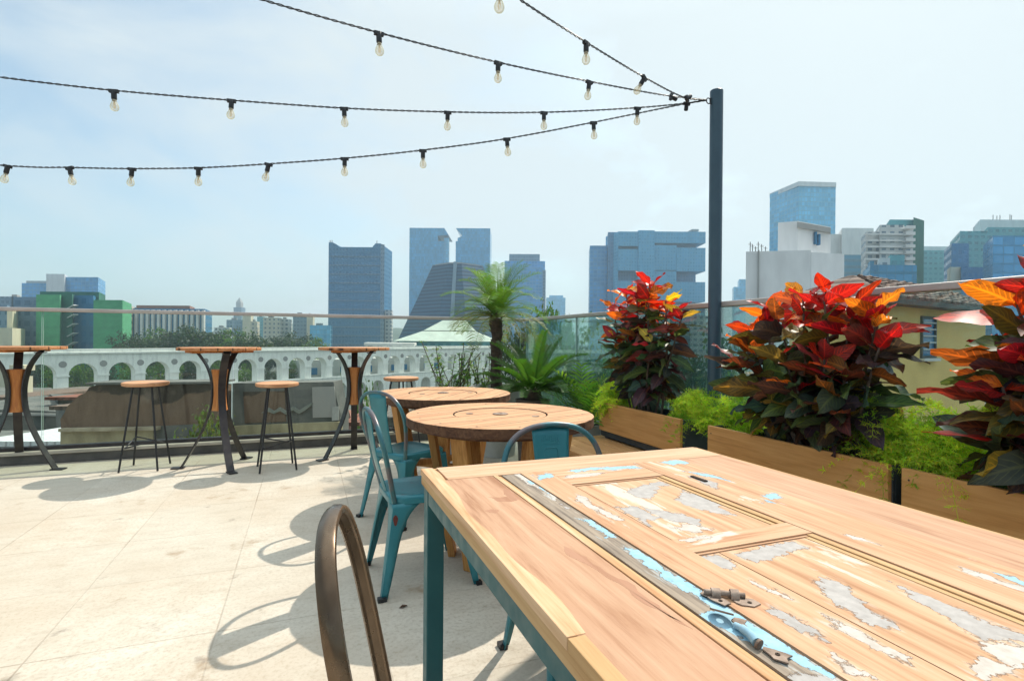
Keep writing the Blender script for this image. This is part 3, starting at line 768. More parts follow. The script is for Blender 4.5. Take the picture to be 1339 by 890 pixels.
for k in range(-5, 26):
    p = P0 + DIR*(k*BAY) + Vector((0,0,-4.25)); n = 14; q = MB()
    ring = [p + DIR*.62*math.cos(2*PI*j/n) + Vector((0,0,.62*math.sin(2*PI*j/n))) for j in range(n)]
    q.face([q.pt(v - NRM*.03) for v in ring]); 
    o1 = [q.pt(v - NRM*.03) for v in ring]; o2 = [q.pt(v + NRM*.2) for v in ring]
    for j in range(n): q.face([o1[j], o1[(j+1) % n], o2[(j+1) % n], o2[j]])
    q.build('round_niche', MT['concrete'], aq)
    mbp = MB(); along(k*BAY-.95-.07, k*BAY+.95+.07, -.14, .02, -6.6, -6.3, mbp); mbp.build('impost', MT['aq'], aq)
# a pale building right behind the far arches
b = building('flats', 'pale building with square windows showing through the far arches')
bp = [P0 + DIR*(8.5*BAY) + NRM*9, P0 + DIR*(26*BAY) + NRM*9, P0 + DIR*(26*BAY) + NRM*20, P0 + DIR*(8.5*BAY) + NRM*20]
MT['behind'] = W((.50,.52,.48))
mb = MB(); mb.prism([(p.x, p.y) for p in bp], GZ, -5.2); mb.build('wall', MT['behind'], b)
for k in range(22):
    a = P0 + DIR*((9+k*.75)*BAY) + NRM*8.9
    for zz_ in (-9.3, -13.6):
        mb = MB(); e = a + DIR*1.9; f = e + NRM*.4; h = a + NRM*.4
        mb.prism([(a.x,a.y),(e.x,e.y),(f.x,f.y),(h.x,h.y)], zz_, zz_+1.9); mb.build('window', MT['fdark'], b)

# ------------------------------------------------------------------ neighbouring ruin, tiled roofs, yellow house
def stucco():
    m = NT('ruined_stucco'); n1 = m.noise(m.coords((.9,.9,1.3)), 1.2, 9, .65, .4); n2 = m.noise(m.coords((3,3,.7)), 1.5, 8, .7)
    col = m.ramp(n1, [(.38, (.022,.017,.013)), (.49, (.055,.042,.032)), (.54, (.17,.12,.088)), (.72, (.21,.155,.115))])
    tcx = m.n('ShaderNodeTexCoord'); spx = m.n('ShaderNodeSeparateXYZ'); m.l(tcx.outputs['Object'], spx.inputs[0])
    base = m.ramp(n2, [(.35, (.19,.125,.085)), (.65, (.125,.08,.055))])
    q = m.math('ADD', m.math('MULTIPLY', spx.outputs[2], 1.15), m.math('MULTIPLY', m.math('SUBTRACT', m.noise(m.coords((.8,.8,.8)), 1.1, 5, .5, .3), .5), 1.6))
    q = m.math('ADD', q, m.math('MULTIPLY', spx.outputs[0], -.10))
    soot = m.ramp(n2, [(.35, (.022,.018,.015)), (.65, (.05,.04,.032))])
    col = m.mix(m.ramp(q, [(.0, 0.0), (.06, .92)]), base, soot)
    col = m.mix(m.ramp(n1, [(.60, 0.0), (.72, .5)]), col, (.26,.20,.155))
    b_ = m.bsdf(Base_Color=col, Roughness=.95); m.l(m.bump(n1, .8, .05), b_.inputs['Normal']); return m.done(b_)
MT['stucco'] = stucco()
MT['mossy'] = simple('mossy_base', (.46,.40,.25), (.20,.17,.10), rough=.9, scale=2.5, stretch=(1,1,.5), bump=.4, bdist=.02, lo=.3, hi=.7)
MT['ledge'] = simple('ledge_plaster', (.44,.38,.27), (.25,.21,.15), rough=.9, scale=3, bump=.3)
MT['darkwall'] = simple('dark_render', (.075,.085,.08), (.15,.15,.14), rough=.9, scale=1.3, bump=.4, bdist=.03)
D1 = 9.3
def wallpx(name, pts, d, t, mm, parent, jag=0):
    mb = MB(); o = at(pts[0][0], 440, d); po = []
    for x, y in pts:
        q = at(x, min(y, 600), d); po.append((q.x-o.x, GZ if y >= 700 else q.z))
    mb.slab((0,0,0), (1,0,0), (0,0,1), po, t)
    ob = mb.build(name, mm, parent); ob.location = (o.x, d, 0); return ob
ru = building('ruined_house', 'crumbling dark stucco wall with torn left edge just beyond the railing'); ru['category'] = 'ruin'
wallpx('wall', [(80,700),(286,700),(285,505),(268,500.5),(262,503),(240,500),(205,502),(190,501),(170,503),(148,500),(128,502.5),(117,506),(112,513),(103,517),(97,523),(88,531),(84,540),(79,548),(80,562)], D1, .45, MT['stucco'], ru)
wallpx('ledge', [(76,560.5),(204,558.5),(204,562.5),(76,564.5)], D1-.14, .14, MT['ledge'], ru)
wallpx('lower_wall', [(79,564),(200,562),(200,700),(79,700)], D1-.07, .07, MT['mossy'], ru)
wallpx('doorway', [(204,557),(284,553),(284,700),(204,700)], D1-.012, .012, MT['darkwall'], ru)
wallpx('coping', [(112,500.3),(284,498.6),(284,501.4),(112,503.2)], D1-.08, .6, MT['darkwall'], ru)
r2 = building('neighbour_house', 'dark patched wall with pale zigzag band behind the middle bar stool'); r2['category'] = 'house'
wallpx('wall', [(304,700),(446,700),(445,540),(440,520),(436,499),(304,501)], D1+.35, .5, MT['darkwall'], r2)
wallpx('patch', [(408,506),(437,505),(441,545),(409,546)], D1+.33, .02, MT['concrete'], r2)
wallpx('patch', [(434,532),(443,531),(443,549),(434,550)], D1+.30, .02, MT['pot_grey'], r2)
wallpx('lower_wall', [(304,557),(446,551.5),(446,700),(304,700)], D1+.25, .1, MT['mossy'], r2)
wallpx('panel', [(318,512),(372,511),(374,551),(320,553)], D1+.335, .02, MT['stucco'], r2)
MT['zigzag'] = W((.22,.235,.205))
zz_ = [(341,540),(351,533),(358,537),(366,532),(374,537),(383,531),(391,536),(399,531),(408,526),(407,530),(399,536),(391,541),(383,536),(374,542),(366,537),(358,541),(351,538)]
wallpx('zigzag_band', zz_, D1+.31, .03, MT['zigzag'], r2)
r3 = building('neighbour_house', 'low dark house wall seen between the ruin and the left bar table'); r3['category'] = 'house'
wallpx('wall', [(-90,700),(82,700),(82,538),(40,536),(-90,534)], 17, 4, MT['darkwall'], r3)
wallpx('fascia', [(-90,538),(82,541),(82,544),(-90,541)], 16.9, .1, MT['concrete'], r3)
def tile_mat(name, c1, c2, step):
    m = NT(name); tc = m.n('ShaderNodeTexCoord'); sp = m.n('ShaderNodeSeparateXYZ'); m.l(tc.outputs['Object'], sp.inputs[0])
    q = m.math('ABSOLUTE', m.math('SUBTRACT', m.math('FRACT', m.math('DIVIDE', sp.outputs[0], step)), .5))
    q2 = m.math('FRACT', m.math('DIVIDE', sp.outputs[1], step*1.7))
    nz = m.noise(m.coords((1,1,1)), 3.0, 7, .7)
    col = m.mix(m.ramp(nz, [(.35, 0.0), (.65, 1.0)]), c1, c2)
    col = m.mix(m.ramp(q, [(.0, .8), (.2, 0.0)]), col, tuple(c*.3 for c in c2)); col = m.mix(m.ramp(q2, [(.0, .7), (.15, 0.0)]), col, tuple(c*.3 for c in c2))
    b_ = m.bsdf(Base_Color=col, Roughness=.9); m.l(m.bump(q, .9, .05), b_.inputs['Normal']); return m.done(b_)
MT['tiles'] = tile_mat('old_roof_tiles', (.24,.15,.11), (.11,.085,.07), .22)
MT['redtiles'] = tile_mat('red_roof_tiles', (.30,.10,.06), (.20,.08,.055), .25)
MT['whitetiles'] = tile_mat('white_roof_sheet', (.66,.70,.72), (.56,.60,.62), .16)
MT['greyroof'] = tile_mat('grey_roof_sheet', (.10,.085,.07), (.19,.16,.135), .3)
def lowroof(x0, x1, yt, yb, d0, d1, mm, label, wall='darkwall'):
    """mono-pitch roof: ridge at (yt, d1), eave at (yb, d0)"""
    b_ = building('low_house', label, 'low houses between the terrace and the arches'); b_['category'] = 'house'
    a = at(x0, yb, d0); c = at(x1, yb, d0); e = at(x1, yt, d1); f = at(x0, yt, d1)
    mb = MB(); mb.prism([(a.x+.2, d0+.3), (c.x-.2, d0+.3), (e.x-.2, d1), (f.x+.2, d1)], GZ, a.z-.15, top=[(a.x+.2, d0+.3, a.z-.1), (c.x-.2, d0+.3, c.z-.1), (e.x-.2, d1, e.z-.12), (f.x+.2, d1, f.z-.12)])
    mb.build('wall', MT[wall], b_)
    mb = MB(); ax = (c-a).normalized(); ay = (f-a); ay = (ay-ax*ay.dot(ax))
    L = (c-a).length; w = ay.length
    mb.box((0,0,-.1), (L, w, 0)); o = mb.build('roof', MT[mm], b_)
    n = ax.cross(ay.normalized()); M = Matrix((ax, ay.normalized(), n)).transposed().to_4x4(); M.translation = a; o.matrix_world = M
lowroof(-40, 80, 556, 577, 10.5, 13, 'whitetiles', 'low roof of white sheets below the left bar table')
lowroof(-60, 70, 505, 517, 40, 52, 'greyroof', 'grey roofed low house below the left arches')
lowroof(24, 56, 514, 528, 30, 36, 'redtiles', 'small red tiled roof left of the ruined wall')
lowroof(40, 120, 507, 513, 44, 50, 'greyroof', 'long grey shed roof below the second arch from the left edge')
lowroof(-50, 100, 522, 533, 22, 28, 'greyroof', 'dark roofed shed just behind the low dark wall')
lowroof(440, 520, 520, 545, 24, 34, 'greyroof', 'flat grey roof behind the teal chairs')
lowroof(448, 470, 531, 552, 15, 18, 'redtiles', 'small brick red hut right of the patched wall', 'brickred')
lowroof(58, 104, 511, 519, 18, 21, 'redtiles', 'brick red tiled roof just left of the ruined wall top')
lowroof(64, 96, 523, 531, 14, 15.5, 'tiles', 'small brown tiled lean-to beside the torn edge of the ruined wall')
lowroof(-30, 30, 508, 519, 24, 29, 'tiles', 'brown tiled roof behind the leftmost bar table leg')
# a little cream lookout
b = building('cabin', 'tiny cream cabin with two dark openings peeking above the left bar table wood'); b['category'] = 'cabin'
d = 34; a = at(17, 485, d); c = at(34, 477, d)
mb = MB(); mb.box((a.x, d, GZ), (c.x, d+.5, at(20, 492, d).z)); mb.build('wall', MT['cream'], b)
for x0 in (17.0, 23.6, 30.2):
    p0 = at(x0, 492, d); mb = MB(); mb.box((p0.x, d, p0.z), (p0.x+.17, d+.3, at(x0, 484.6, d).z)); mb.build('post', MT['cream'], b)
mb = MB(); mb.box((a.x-.05, d-.2, at(20, 484.6, d).z), (c.x+.05, d+.6, at(20, 477, d).z)); mb.build('roof', MT['cream'], b)

# yellow house
yh = building('yellow_house', 'mustard yellow house with old clay tile roof and a louvred window'); yh['category'] = 'house'
A0 = at(1161, 395, 10.0); E0 = Vector((3.66, 2.40, 0)).normalized(); E1 = Vector((-E0.y, E0.x, 0))
EZ = A0.z
def yp(s, t, z): return A0 + E0*s + E1*t + Vector((0, 0, z - A0.z))
MT['yellow'] = simple('yellow_render', (.86,.60,.22), (.74,.50,.18), rough=.9, scale=1.2, stretch=(1,1,.6), bump=.2, bdist=.01, lo=.3, hi=.75)
SL, SR, DEP = -.3, 5.2, 1.7
mb = MB(); mb.prism([(yp(s,t,0).x, yp(s,t,0).y) for s, t in ((SL,0),(SR,0),(SR,DEP),(SL,DEP))], GZ, EZ+.02); mb.build('wall', MT['yellow'], yh)
mb = MB(); ov = .35; 
q = [yp(SL-ov,-ov,EZ-.06), yp(SR+ov,-ov,EZ-.06), yp(SR+ov,DEP+ov,EZ-.06), yp(SL-ov,DEP+ov,EZ-.06)]
mb.prism([(p.x,p.y) for p in q], EZ-.06, EZ+.03, top=[(p.x,p.y,EZ+.03) for p in q])
mb.build('eave', MT['darkwall'], yh)
mb = MB(); L = SR-SL+2*ov
mb.M = Matrix((E0, E1, Vector((0,0,1)))).transposed().to_4x4(); mb.M.translation = Vector((0,0,0))
mb.M = None
HW = (DEP+2*ov)/2; mb.prism([(0,0),(L,0),(L,2*HW),(0,2*HW)], 0, .9, top=[(1.1,HW-.05,.58),(L-1.4,HW-.05,.58),(L-1.4,HW+.05,.58),(1.1,HW+.05,.58)])
o = mb.build('roof', MT['tiles'], yh); o.location = yp(SL-ov,-ov,EZ+.034); o.rotation_euler.z = math.atan2(E0.y, E0.x)
mb = MB()
for k in range(9):
    t = (k+.5)/9.3; a = yp(SL-ov+1.1*t+.1, -ov+(HW-.05)*t, EZ+.05+.57*t); e = yp(SR+ov-1.4*t-.1, -ov+(HW-.05)*t, EZ+.05+.57*t)
    pts = [a.lerp(e, j/30) + Vector((0,0,.035*noise.noise(Vector((j*.9, k*3.1, 0))))) for j in range(31)]
    mb.tube(pts, .045, 6)
mb.build('tile_row', MT['tiles'], yh)
win = empty('window', yp(0,0,0)); win.parent = yh
WL, WR = 1.50, 2.13; Z0, Z1 = at(1238, 465, 11).z, at(1238, 417, 11).z
mb = MB()
for (s0, s1, za, zb) in ((WL-.05, WL, Z0-.05, Z1+.05), (WR, WR+.05, Z0-.05, Z1+.05), (WL, WR, Z1, Z1+.05), (WL, WR, Z0-.05, Z0)):
    p = [yp(s0,-.04,0), yp(s1,-.04,0), yp(s1,.1,0), yp(s0,.1,0)]; mb.prism([(v.x,v.y) for v in p], za, zb)
win_loc = win.location.copy()
def under_win(o): o.parent = win; o.location = -win_loc
under_win(mb.build('frame', MT['darkwall']))
mb = MB(); p = [yp(WL,-.008,0), yp(WR,-.008,0), yp(WR,.05,0), yp(WL,.05,0)]; mb.prism([(v.x,v.y) for v in p], Z0, Z1); under_win(mb.build('pane', MT['fdark']))
mb = MB()
for k in range(5):
    z = Z0 + .12 + k*(Z1-Z0-.08)/5; p = [yp(WL,-.05,0), yp(WR,-.05,0), yp(WR,-.015,0), yp(WL,-.015,0)]
    mb.prism([(v.x,v.y) for v in p], z, z+.028)
under_win(mb.build('louvre_blades', MT['metalwhite']))
mb = MB(); p = [yp(WL-.1,-.1,0), yp(WR+.1,-.1,0), yp(WR+.1,-.002,0), yp(WL-.1,-.002,0)]; mb.prism([(v.x,v.y) for v in p], Z0-.11, Z0-.052); under_win(mb.build('sill', MT['white']))

# ================================================================== terrace: kerb, railing, pole
def troot(name, v, u, z=0.0, rot=0.0, label=None, cat=None, group=None):
    return empty(name, T(v, u, z), TA + rot, label, cat, group)
mb = MB(); mb.box((-9, 5.985, 0.002), (2.62, 6.25, .085)); k1 = mb.build('kerb', MT['kerbdark'], bevel=.006); k1.rotation_euler.z = TA; tag(k1, kind='structure')
mb = MB(); mb.box((-9, 5.965, .0855), (2.62, 6.24, .115)); k2 = mb.build('kerb_coping', MT['kerb'], bevel=.004); k2.rotation_euler.z = TA; tag(k2, kind='structure')
RZ = 1.40
def railing(label, origin_v, origin_u, rot, joints, L0, L1, gmat):
    t = troot('glass_railing', origin_v, origin_u, .1155, rot, label, 'railing', 'glass railings round the terrace')
    z0 = .1155
    for a, b_ in zip(joints, joints[1:]):
        mb = MB(); mb.box((a+.006, -.006, .03), (b_-.006, .006, RZ-.03-z0), 0)
        # light polished edges
        for f, mi in enumerate(mb.m): pass
        mb.m[3] = 1; mb.m[5] = 1
        mb.build('glass_panel', [gmat, MT['glass_edge']], t)
    mb = MB(); mb.box((L0, -.026, RZ-.034-z0), (L1, .026, RZ-z0)); mb.build('top_rail', MT['rail'], t, bevel=.006)
    mb = MB(); mb.box((L0, -.03, .0005), (L1, -.0105, .034)); mb.box((L0, .0105, .0005), (L1, .03, .034)); mb.box((L0, -.0105, .0005), (L1, .0105, .028))
    mb.build('base_channel', MT['steel_dark'], t)
    return t
railing('back glass balustrade with slim beige top rail facing the white arches', 0, 6.06, 0, [-8.43, -6.88, -5.335, -3.785, -2.235, -.689, .87, 2.44], -8.5, 2.52, MT['glass'])
railing('teal tinted side glass balustrade behind the planters on the right', 2.50, 6.03, -PI/2, [.0, 1.30, 2.76, 4.22, 5.68, 7.14, 8.6], 0.0, 8.6, MT['glass_teal'])
# right-hand parapet under that railing
mb = MB(); mb.box((2.40, -3.9, 0.002), (2.62, 5.96, .1135)); k3 = mb.build('side_kerb', MT['kerbdark'], bevel=.005); k3.rotation_euler.z = TA; tag(k3, kind='structure')

PB = at(934.3, 440, 3.45)
pole = empty('light_pole', (PB.x, PB.y, 0), TA, 'tall slim dark blue post holding the four strings of bulbs', 'pole')
PZ = at(934, 118.5, 3.45).z
mb = MB(); n = 20; r = .041
mb.lathe([(0, 0.0), (r, 0.0), (r, PZ-.004), (r-.004, PZ), (0, PZ)], n=n); mb.build('post', MT['pole'], pole, smooth=True)
mb = MB(); mb.lathe([(0,.001),(.085,.001),(.085,.010),(.05,.012),(.042,.012)], n=20); mb.build('base_plate', MT['pole'], pole, smooth=True)
mb = MB()
ring = [(-.047-.014+.016*math.cos(a), .004, PZ-.075+.018*math.sin(a)) for a in [2*PI*k/12 for k in range(13)]]
mb.tube(ring, .0035, 6, caps=False); mb.tube([(-.036,.0,PZ-.055),(-.052,.0,PZ-.06),(-.052,0,PZ-.09),(-.036,0,PZ-.095)], .004, 6)
mb.build('eye_hook', MT['steel_dark'], pole, smooth=True)

# ------------------------------------------------------------------ bench and planters on the right
bn = troot('bench', 2.0, 0, 0, 0, 'long low wooden slatted bench running under the planter boxes', 'bench')
BT = .375
for k in range(6):
    v0 = -.27 + k*.113; mb = MB(); mb.box((v0, -2.2, BT-.03), (v0+.108, 3.80, BT)); mb.build('slat', MT['bench_wood'], bn, bevel=.003)
mb = MB(); mb.box((-.262, -2.2, BT-.13), (-.238, 3.79, BT-.0305)); mb.build('apron', MT['bench_wood'], bn)
mb = MB(); mb.box((-.262, 3.768, .0), (.39, 3.792, BT-.0305)); mb.build('end_panel', MT['bench_wood'], bn)
for u in (-1.8, -.2, 1.4, 3.0):
    for v in (-.2, .32):
        mb = MB(); mb.box((v, u, 0), (v+.05, u+.05, BT-.031)); mb.build('leg', MT['steel_dark'], bn)
PT = .655
def planter(u0, u1, label):
    t = troot('planter_box', 2.30, u0, BT+.001, 0, label, 'planter', 'wood fronted planter boxes on the bench')
    L = u1-u0; h = PT-BT
    mb = MB(); w = .018
    mb.box((-.10, 0, .012), (-.10+w, L, h-.004)); mb.box((.14-w, 0, .012), (.14, L, h-.004))
    mb.box((-.10+w, 0, .012), (.14-w, w, h-.004)); mb.box((-.10+w, L-w, .012), (.14-w, L, h-.004)); mb.box((-.10+w, w, .012), (.14-w, L-w, .03))
    mb.build('box', MT['box_dark'], t, bevel=.003)
    mb = MB(); mb.box((-.122, .004, .062), (-.1005, L-.012, h+.002)); mb.build('front_board', MT['planter_wood'], t, bevel=.002)
    mb = MB(); nx, ny = 6, 30
    idx = [[mb.pt((-.081 + .2*i/nx, .019 + (L-.038)*j/ny, h-.045 + .012*noise.noise(Vector((i*.7, j*.6, u0))))) for j in range(ny+1)] for i in range(nx+1)]
    for i in range(nx):
        for j in range(ny): mb.face([idx[i][j], idx[i+1][j], idx[i+1][j+1], idx[i][j+1]])
    mb.build('soil', MT['soil'], t)
    for yy in (.03, L-.04):
        for zz in (.10, h-.04):
            mb = MB(); mb.lathe([(.004,0),(.0038,.0012),(.0015,.0016),(0,.0012)], n=10); o = mb.build('screw', MT['steel_dark'], t, smooth=True); o.location = (-.1221, yy, zz); o.rotation_euler.y = -PI/2
    for yy in (.05, L-.09):
        mb = MB(); mb.box((-.09, yy, 0), (.13, yy+.04, .0115)); mb.build('foot', MT['box_dark'], t)
    return t
planter(2.735, 3.735, 'planter box left of the pole with its wooden front catching less sun')
planter(1.455, 2.505, 'middle planter box with wooden front under the largest red croton')
planter(.40, 1.42, 'planter box at the right frame edge behind the big table')
planter(-.66, .36, 'planter box right of the frame edge beyond the visible ones') if False else None

# ------------------------------------------------------------------ string lights
def catenary(pts, n=24): return smoothpath(pts, n)
def resample(path, step):
    out = [path[0]]; acc = 0
    for a, b_ in zip(path, path[1:]):
        L = (b_-a).length; t = step-acc
        while t <= L: out.append(a.lerp(b_, t/L)); t += step
        acc = (acc+L) % step
    return out
SB = .85
def socket_bulb(parent, p, d, tilt, has_bulb=True, tx=0.0):
    """a black socket clipped to the wire; the bulb hangs below"""
    ax = Vector((d.x, d.y, 0)).normalized(); dn = Vector((tx, 0, -1)).normalized() + tilt; dn.normalize()
    zax = -dn; xax = (ax - zax*ax.dot(zax)).normalized(); yax = zax.cross(xax)
    M = Matrix((xax, yax, zax)).transposed().to_4x4() @ Matrix.Scale(SB, 4); M.translation = p
    s = MB(); s.lathe([(0,.008),(.0135,.008),(.015,.004),(.0155,-.046),(.014,-.05),(0,-.05)], n=14)
    s.box((-.026,-.0095,-.010),(.026,.0095,.0095))
    so = s.build('socket', MT['black'], parent, smooth=True); so.matrix_local = M
    if has_bulb:
        q = MB(); q.lathe([(.0095,-.0505),(.0125,-.053),(.0125,-.060),(.0155,-.068),(.0215,-.082),(.0245,-.094),(.0225,-.107),(.0155,-.1165),(.006,-.1205),(0,-.121)], n=16)
        q.build('bulb', MT['bulb'], so, smooth=True, angle=80)
        q = MB(); q.lathe([(0,-.0502),(.012,-.0502),(.012,-.0585),(0,-.0585)], n=12); q.build('cap', MT['brass'], so, smooth=True)
        q = MB()
        for k in range(4):
            a = k*PI/2; q.tube([(.003*math.cos(a),.003*math.sin(a),-.060),(.0075*math.cos(a),.0075*math.sin(a),-.085),(.004*math.cos(a),.004*math.sin(a),-.104)], .0011, 5)
        q.tube([(0,0,-.059),(0,0,-.08)], .002, 6)
        q.build('filament', MT['filament'], so)
def string(label, pts, bulbs, name='string_light'):
    """pts: (x, y, depth) along the wire, from the far end to the post; bulbs: px, tilt, has_bulb"""
    path = catenary([at(*p) for p in pts], 20)
    path = resample(path, .012)
    base = path[-1].copy()
    t = empty(name, base, 0, label, 'string lights', 'strings of bulbs fixed to the dark blue post')
    mb = MB()
    for ph in (0, PI):
        strand = []
        for i, p in enumerate(path):
            d = (path[min(i+1, len(path)-1)] - path[max(i-1, 0)]).normalized()
            x = d.cross(Vector((0,0,1))).normalized(); y = d.cross(x); a = i*.012*2*PI/.075 + ph
            strand.append(p - base + (x*math.cos(a) + y*math.sin(a))*.0032)
        mb.tube(strand, .0026, 5)
    mb.build('wire', MT['black'], t, smooth=True)
    for bx, tilt, hb in bulbs:
        best = min(range(len(path)), key=lambda i: abs(proj(path[i])[0]-bx)); p = path[best]
        d = path[min(best+2, len(path)-1)] - path[max(best-2, 0)]
        socket_bulb(t, p - base - Vector((0,0,.004)), d, Vector(tilt), hb)
    return t
def proj(p):
    q = p - Vector((0,0,H)); w = q.dot(FWD)
    return 669.5 + 700*q.dot(RIGHT)/w, 445 - 700*q.dot(UP)/w
hook = (925, 131, 3.44)
string('upper long string of seven bulbs sagging from the left edge to the post', [(-420,18,2.3),(-150,80,2.55),(0,101,2.68),(150,118.5,2.8),(300,131,2.92),(450,141.5,3.05),(585,146.5,3.17),(712,147,3.28),(834,141,3.39),(898,135,3.44),hook],
       [(-12,(.05,0,0),1),(149,(.02,.05,0),1),(302,(.0,-.1,0),1),(450,(.05,0,0),1),(585,(-.03,.1,0),1),(712,(.0,0,0),1),(834,(.0,.1,0),1),(897,(-.1,0,0),0)])
string('lowest string of small bulbs curving up from the left edge', [(-320,190,3.15),(0,216,3.2),(93,219,3.2),(172,220.5,3.2),(258,219.5,3.2),(349,214.5,3.2),(450,207,3.2),(552,196.5,3.22),(662,181.5,3.28),(776,160,3.36),(870,141,3.41),(905,134,3.43),hook],
       [(11,(-.25,0,0),1),(92,(.2,0,0),1),(172,(-.1,0,0),1),(259,(-.05,.1,0),1),(350,(-.22,0,0),1),(450,(0,0,0),1),(552,(0,.1,0),1),(662,(.08,0,0),1),(775,(.05,0,0),1)])
string('thick double string crossing the top left of the sky', [(60,-110,1.9),(210,-42,2.1),(340,-1,2.25),(495,43,2.5),(650,81.5,2.82),(772,107,3.1),(868,124.5,3.34),hook],
       [(495,(.05,0,0),1),(650,(0,0,0),1),(770,(-.1,0,0),1),(877,(.9,.3,.75),0)])
string('steep string with two large bulbs running out of the top', [(540,-120,1.75),(610,-52,1.95),(680,0,2.2),(767,56,2.6),(842,101,3.02),(893,127,3.34),hook],
       [(652,(0,0,0),1),(767,(0,0,0),1),(842,(-.55,0,0),1),(898,(.7,.4,1.6),0)])

# ------------------------------------------------------------------ bar tables and stools
def bar_table():
    t = empty('bar_table'); z1 = 1.055
    mb = MB(); n = 40; rr = lambda k: .335*(1+.006*math.sin(k*5.3))
    mb.prism([(rr(k)*math.cos(2*PI*k/n), rr(k)*math.sin(2*PI*k/n)) for k in range(n)], z1-.026, z1); mb.build('tabletop', MT['bar_top'], t, bevel=.004)
    mb = MB(); mb.box((-.10,-.25,z1-.047),(.10,.25,z1-.0265)); mb.build('under_board', MT['orange_wood'], t, bevel=.003)
    # waisted wood core
    mb = MB(); lev = [(.50,.066),(.56,.056),(.64,.050),(.72,.052),(.80,.060),(.86,.070)]; rings = []
    for z, r in lev: rings.append([mb.pt((r*math.cos(a), r*math.sin(a), z)) for a in [PI/6+k*PI/3+e for k in range(6) for e in (-.12,.12)]])
    k = len(rings[0])
    for a, b_ in zip(rings, rings[1:]):
        for j in range(k): mb.face([a[j], a[(j+1) % k], b_[(j+1) % k], b_[j]])
    mb.face(rings[0][::-1]); mb.face(rings[-1]); mb.build('core', MT['orange_wood'], t)
    for q in range(3):
        a = q*2*PI/3; ca, sa = math.cos(a), math.sin(a); tn = Vector((-sa, ca, 0)); rd = Vector((ca, sa, 0))
        prof = smoothpath([(.205,0,1.026),(.165,0,.98),(.105,0,.88),(.072,0,.76),(.064,0,.64),(.082,0,.50),(.135,0,.34),(.215,0,.17),(.285,0,.045),(.305,0,.012)], 5)
        mb = MB(); rows = []
        for i, p in enumerate(prof):
            d = (prof[min(i+1,len(prof)-1)] - prof[max(i-1,0)]).normalized(); nn = Vector((d.z, 0, -d.x))
            w = .030
            ring = []
            for sx, sn in ((-w,.0),(w,.0),(w,1),(-w,1)):
                c = p + nn*(.011*sn - .0); ring.append(mb.pt(rd*c.x + tn*sx + Vector((0,0,c.z))))
            rows.append(ring)
        for x, y in zip(rows, rows[1:]):
            for j in range(4): mb.face([x[j], x[(j+1) % 4], y[(j+1) % 4], y[j]])
        mb.face(rows[0][::-1]); mb.face(rows[-1])
        lg = mb.build('leg', MT['steel_dark'], t, smooth=True, angle=50)
        mb = MB(); M = Matrix.Rotation(a, 4, 'Z'); mb.M = M; mb.box((.275,-.033,.001),(.375,.033,.011)); mb.build('foot_plate', MT['steel_dark'], lg, bevel=.002)
        mb = MB(); mb.M = M; mb.box((.150,-.03,1.0),(.215,.03,1.0075)); mb.build('top_plate', MT['steel_dark'], lg)
    return t
def stool():
    t = empty('bar_stool'); z1 = .755
    mb = MB(); mb.lathe([(0,z1-.036),(.155,z1-.036),(.172,z1-.031),(.177,z1-.018),(.174,z1-.005),(.160,z1-.001),(.08,z1-.004),(0,z1-.006)], n=36); mb.build('seat', MT['seat_wood'], t, smooth=True, angle=50)
    for k in range(4):
        a = PI/4+k*PI/2; mb = MB(); mb.tube([(.10*math.cos(a),.10*math.sin(a),z1-.037),(.205*math.cos(a),.205*math.sin(a),.003)], .0085, 8); mb.build('leg', MT['black'], t, smooth=True)
    mb = MB(); f = .32; r = .10+.105*(1-f/(z1-.03))
    P = [(r*math.cos(PI/4+k*PI/2), r*math.sin(PI/4+k*PI/2), .26 if k % 2 else .20) for k in range(4)]
    mb.tube([P[0], P[1]], .006, 6); mb.tube([P[1], P[2]], .006, 6); mb.tube([P[2], P[3]], .006, 6); mb.tube([P[3], P[0]], .006, 6); mb.build('footrest', MT['black'], t, smooth=True)
    mb = MB(); mb.lathe([(0,z1-.042),(.12,z1-.042),(.12,z1-.0365),(0,z1-.0365)], n=20); mb.build('mounting_plate', MT['black'], t)
    return t
bt0 = bar_table(); BG = 'tall bar tables along the glass railing'
spec = [(-.715, 5.36, R(315), 'second bar table between the two bar stools, feet fully in view'),
        (-2.30, 5.76, R(8), 'leftmost bar table cut by the left frame edge'),
        (.44, 5.45, R(-14), 'furthest bar table behind the teal chairs')]
for i, (v, u, a, lab) in enumerate(spec):
    o = bt0 if i == 0 else copy_tree(bt0)
    o.location = T(v, u, .001); o.rotation_euler.z = a + (0 if i else 0); tag(o, lab, 'bar table', BG)
st0 = stool(); SG = 'round wooden bar stools with black rod legs'
for i, (x, d, a, lab) in enumerate([((363), 4.69, .5, 'bar stool between the second and third bar tables'), (191, 4.66, .25, 'bar stool in front of the ruined wall, leftmost of the three'), (525, 5.45, .8, 'far bar stool whose seat peeks over the rear spool table')]):
    o = st0 if i == 0 else copy_tree(st0)
    p = at(x, 440, d); o.location = (p.x, p.y, .001); o.rotation_euler.z = a; tag(o, lab, 'bar stool', SG)

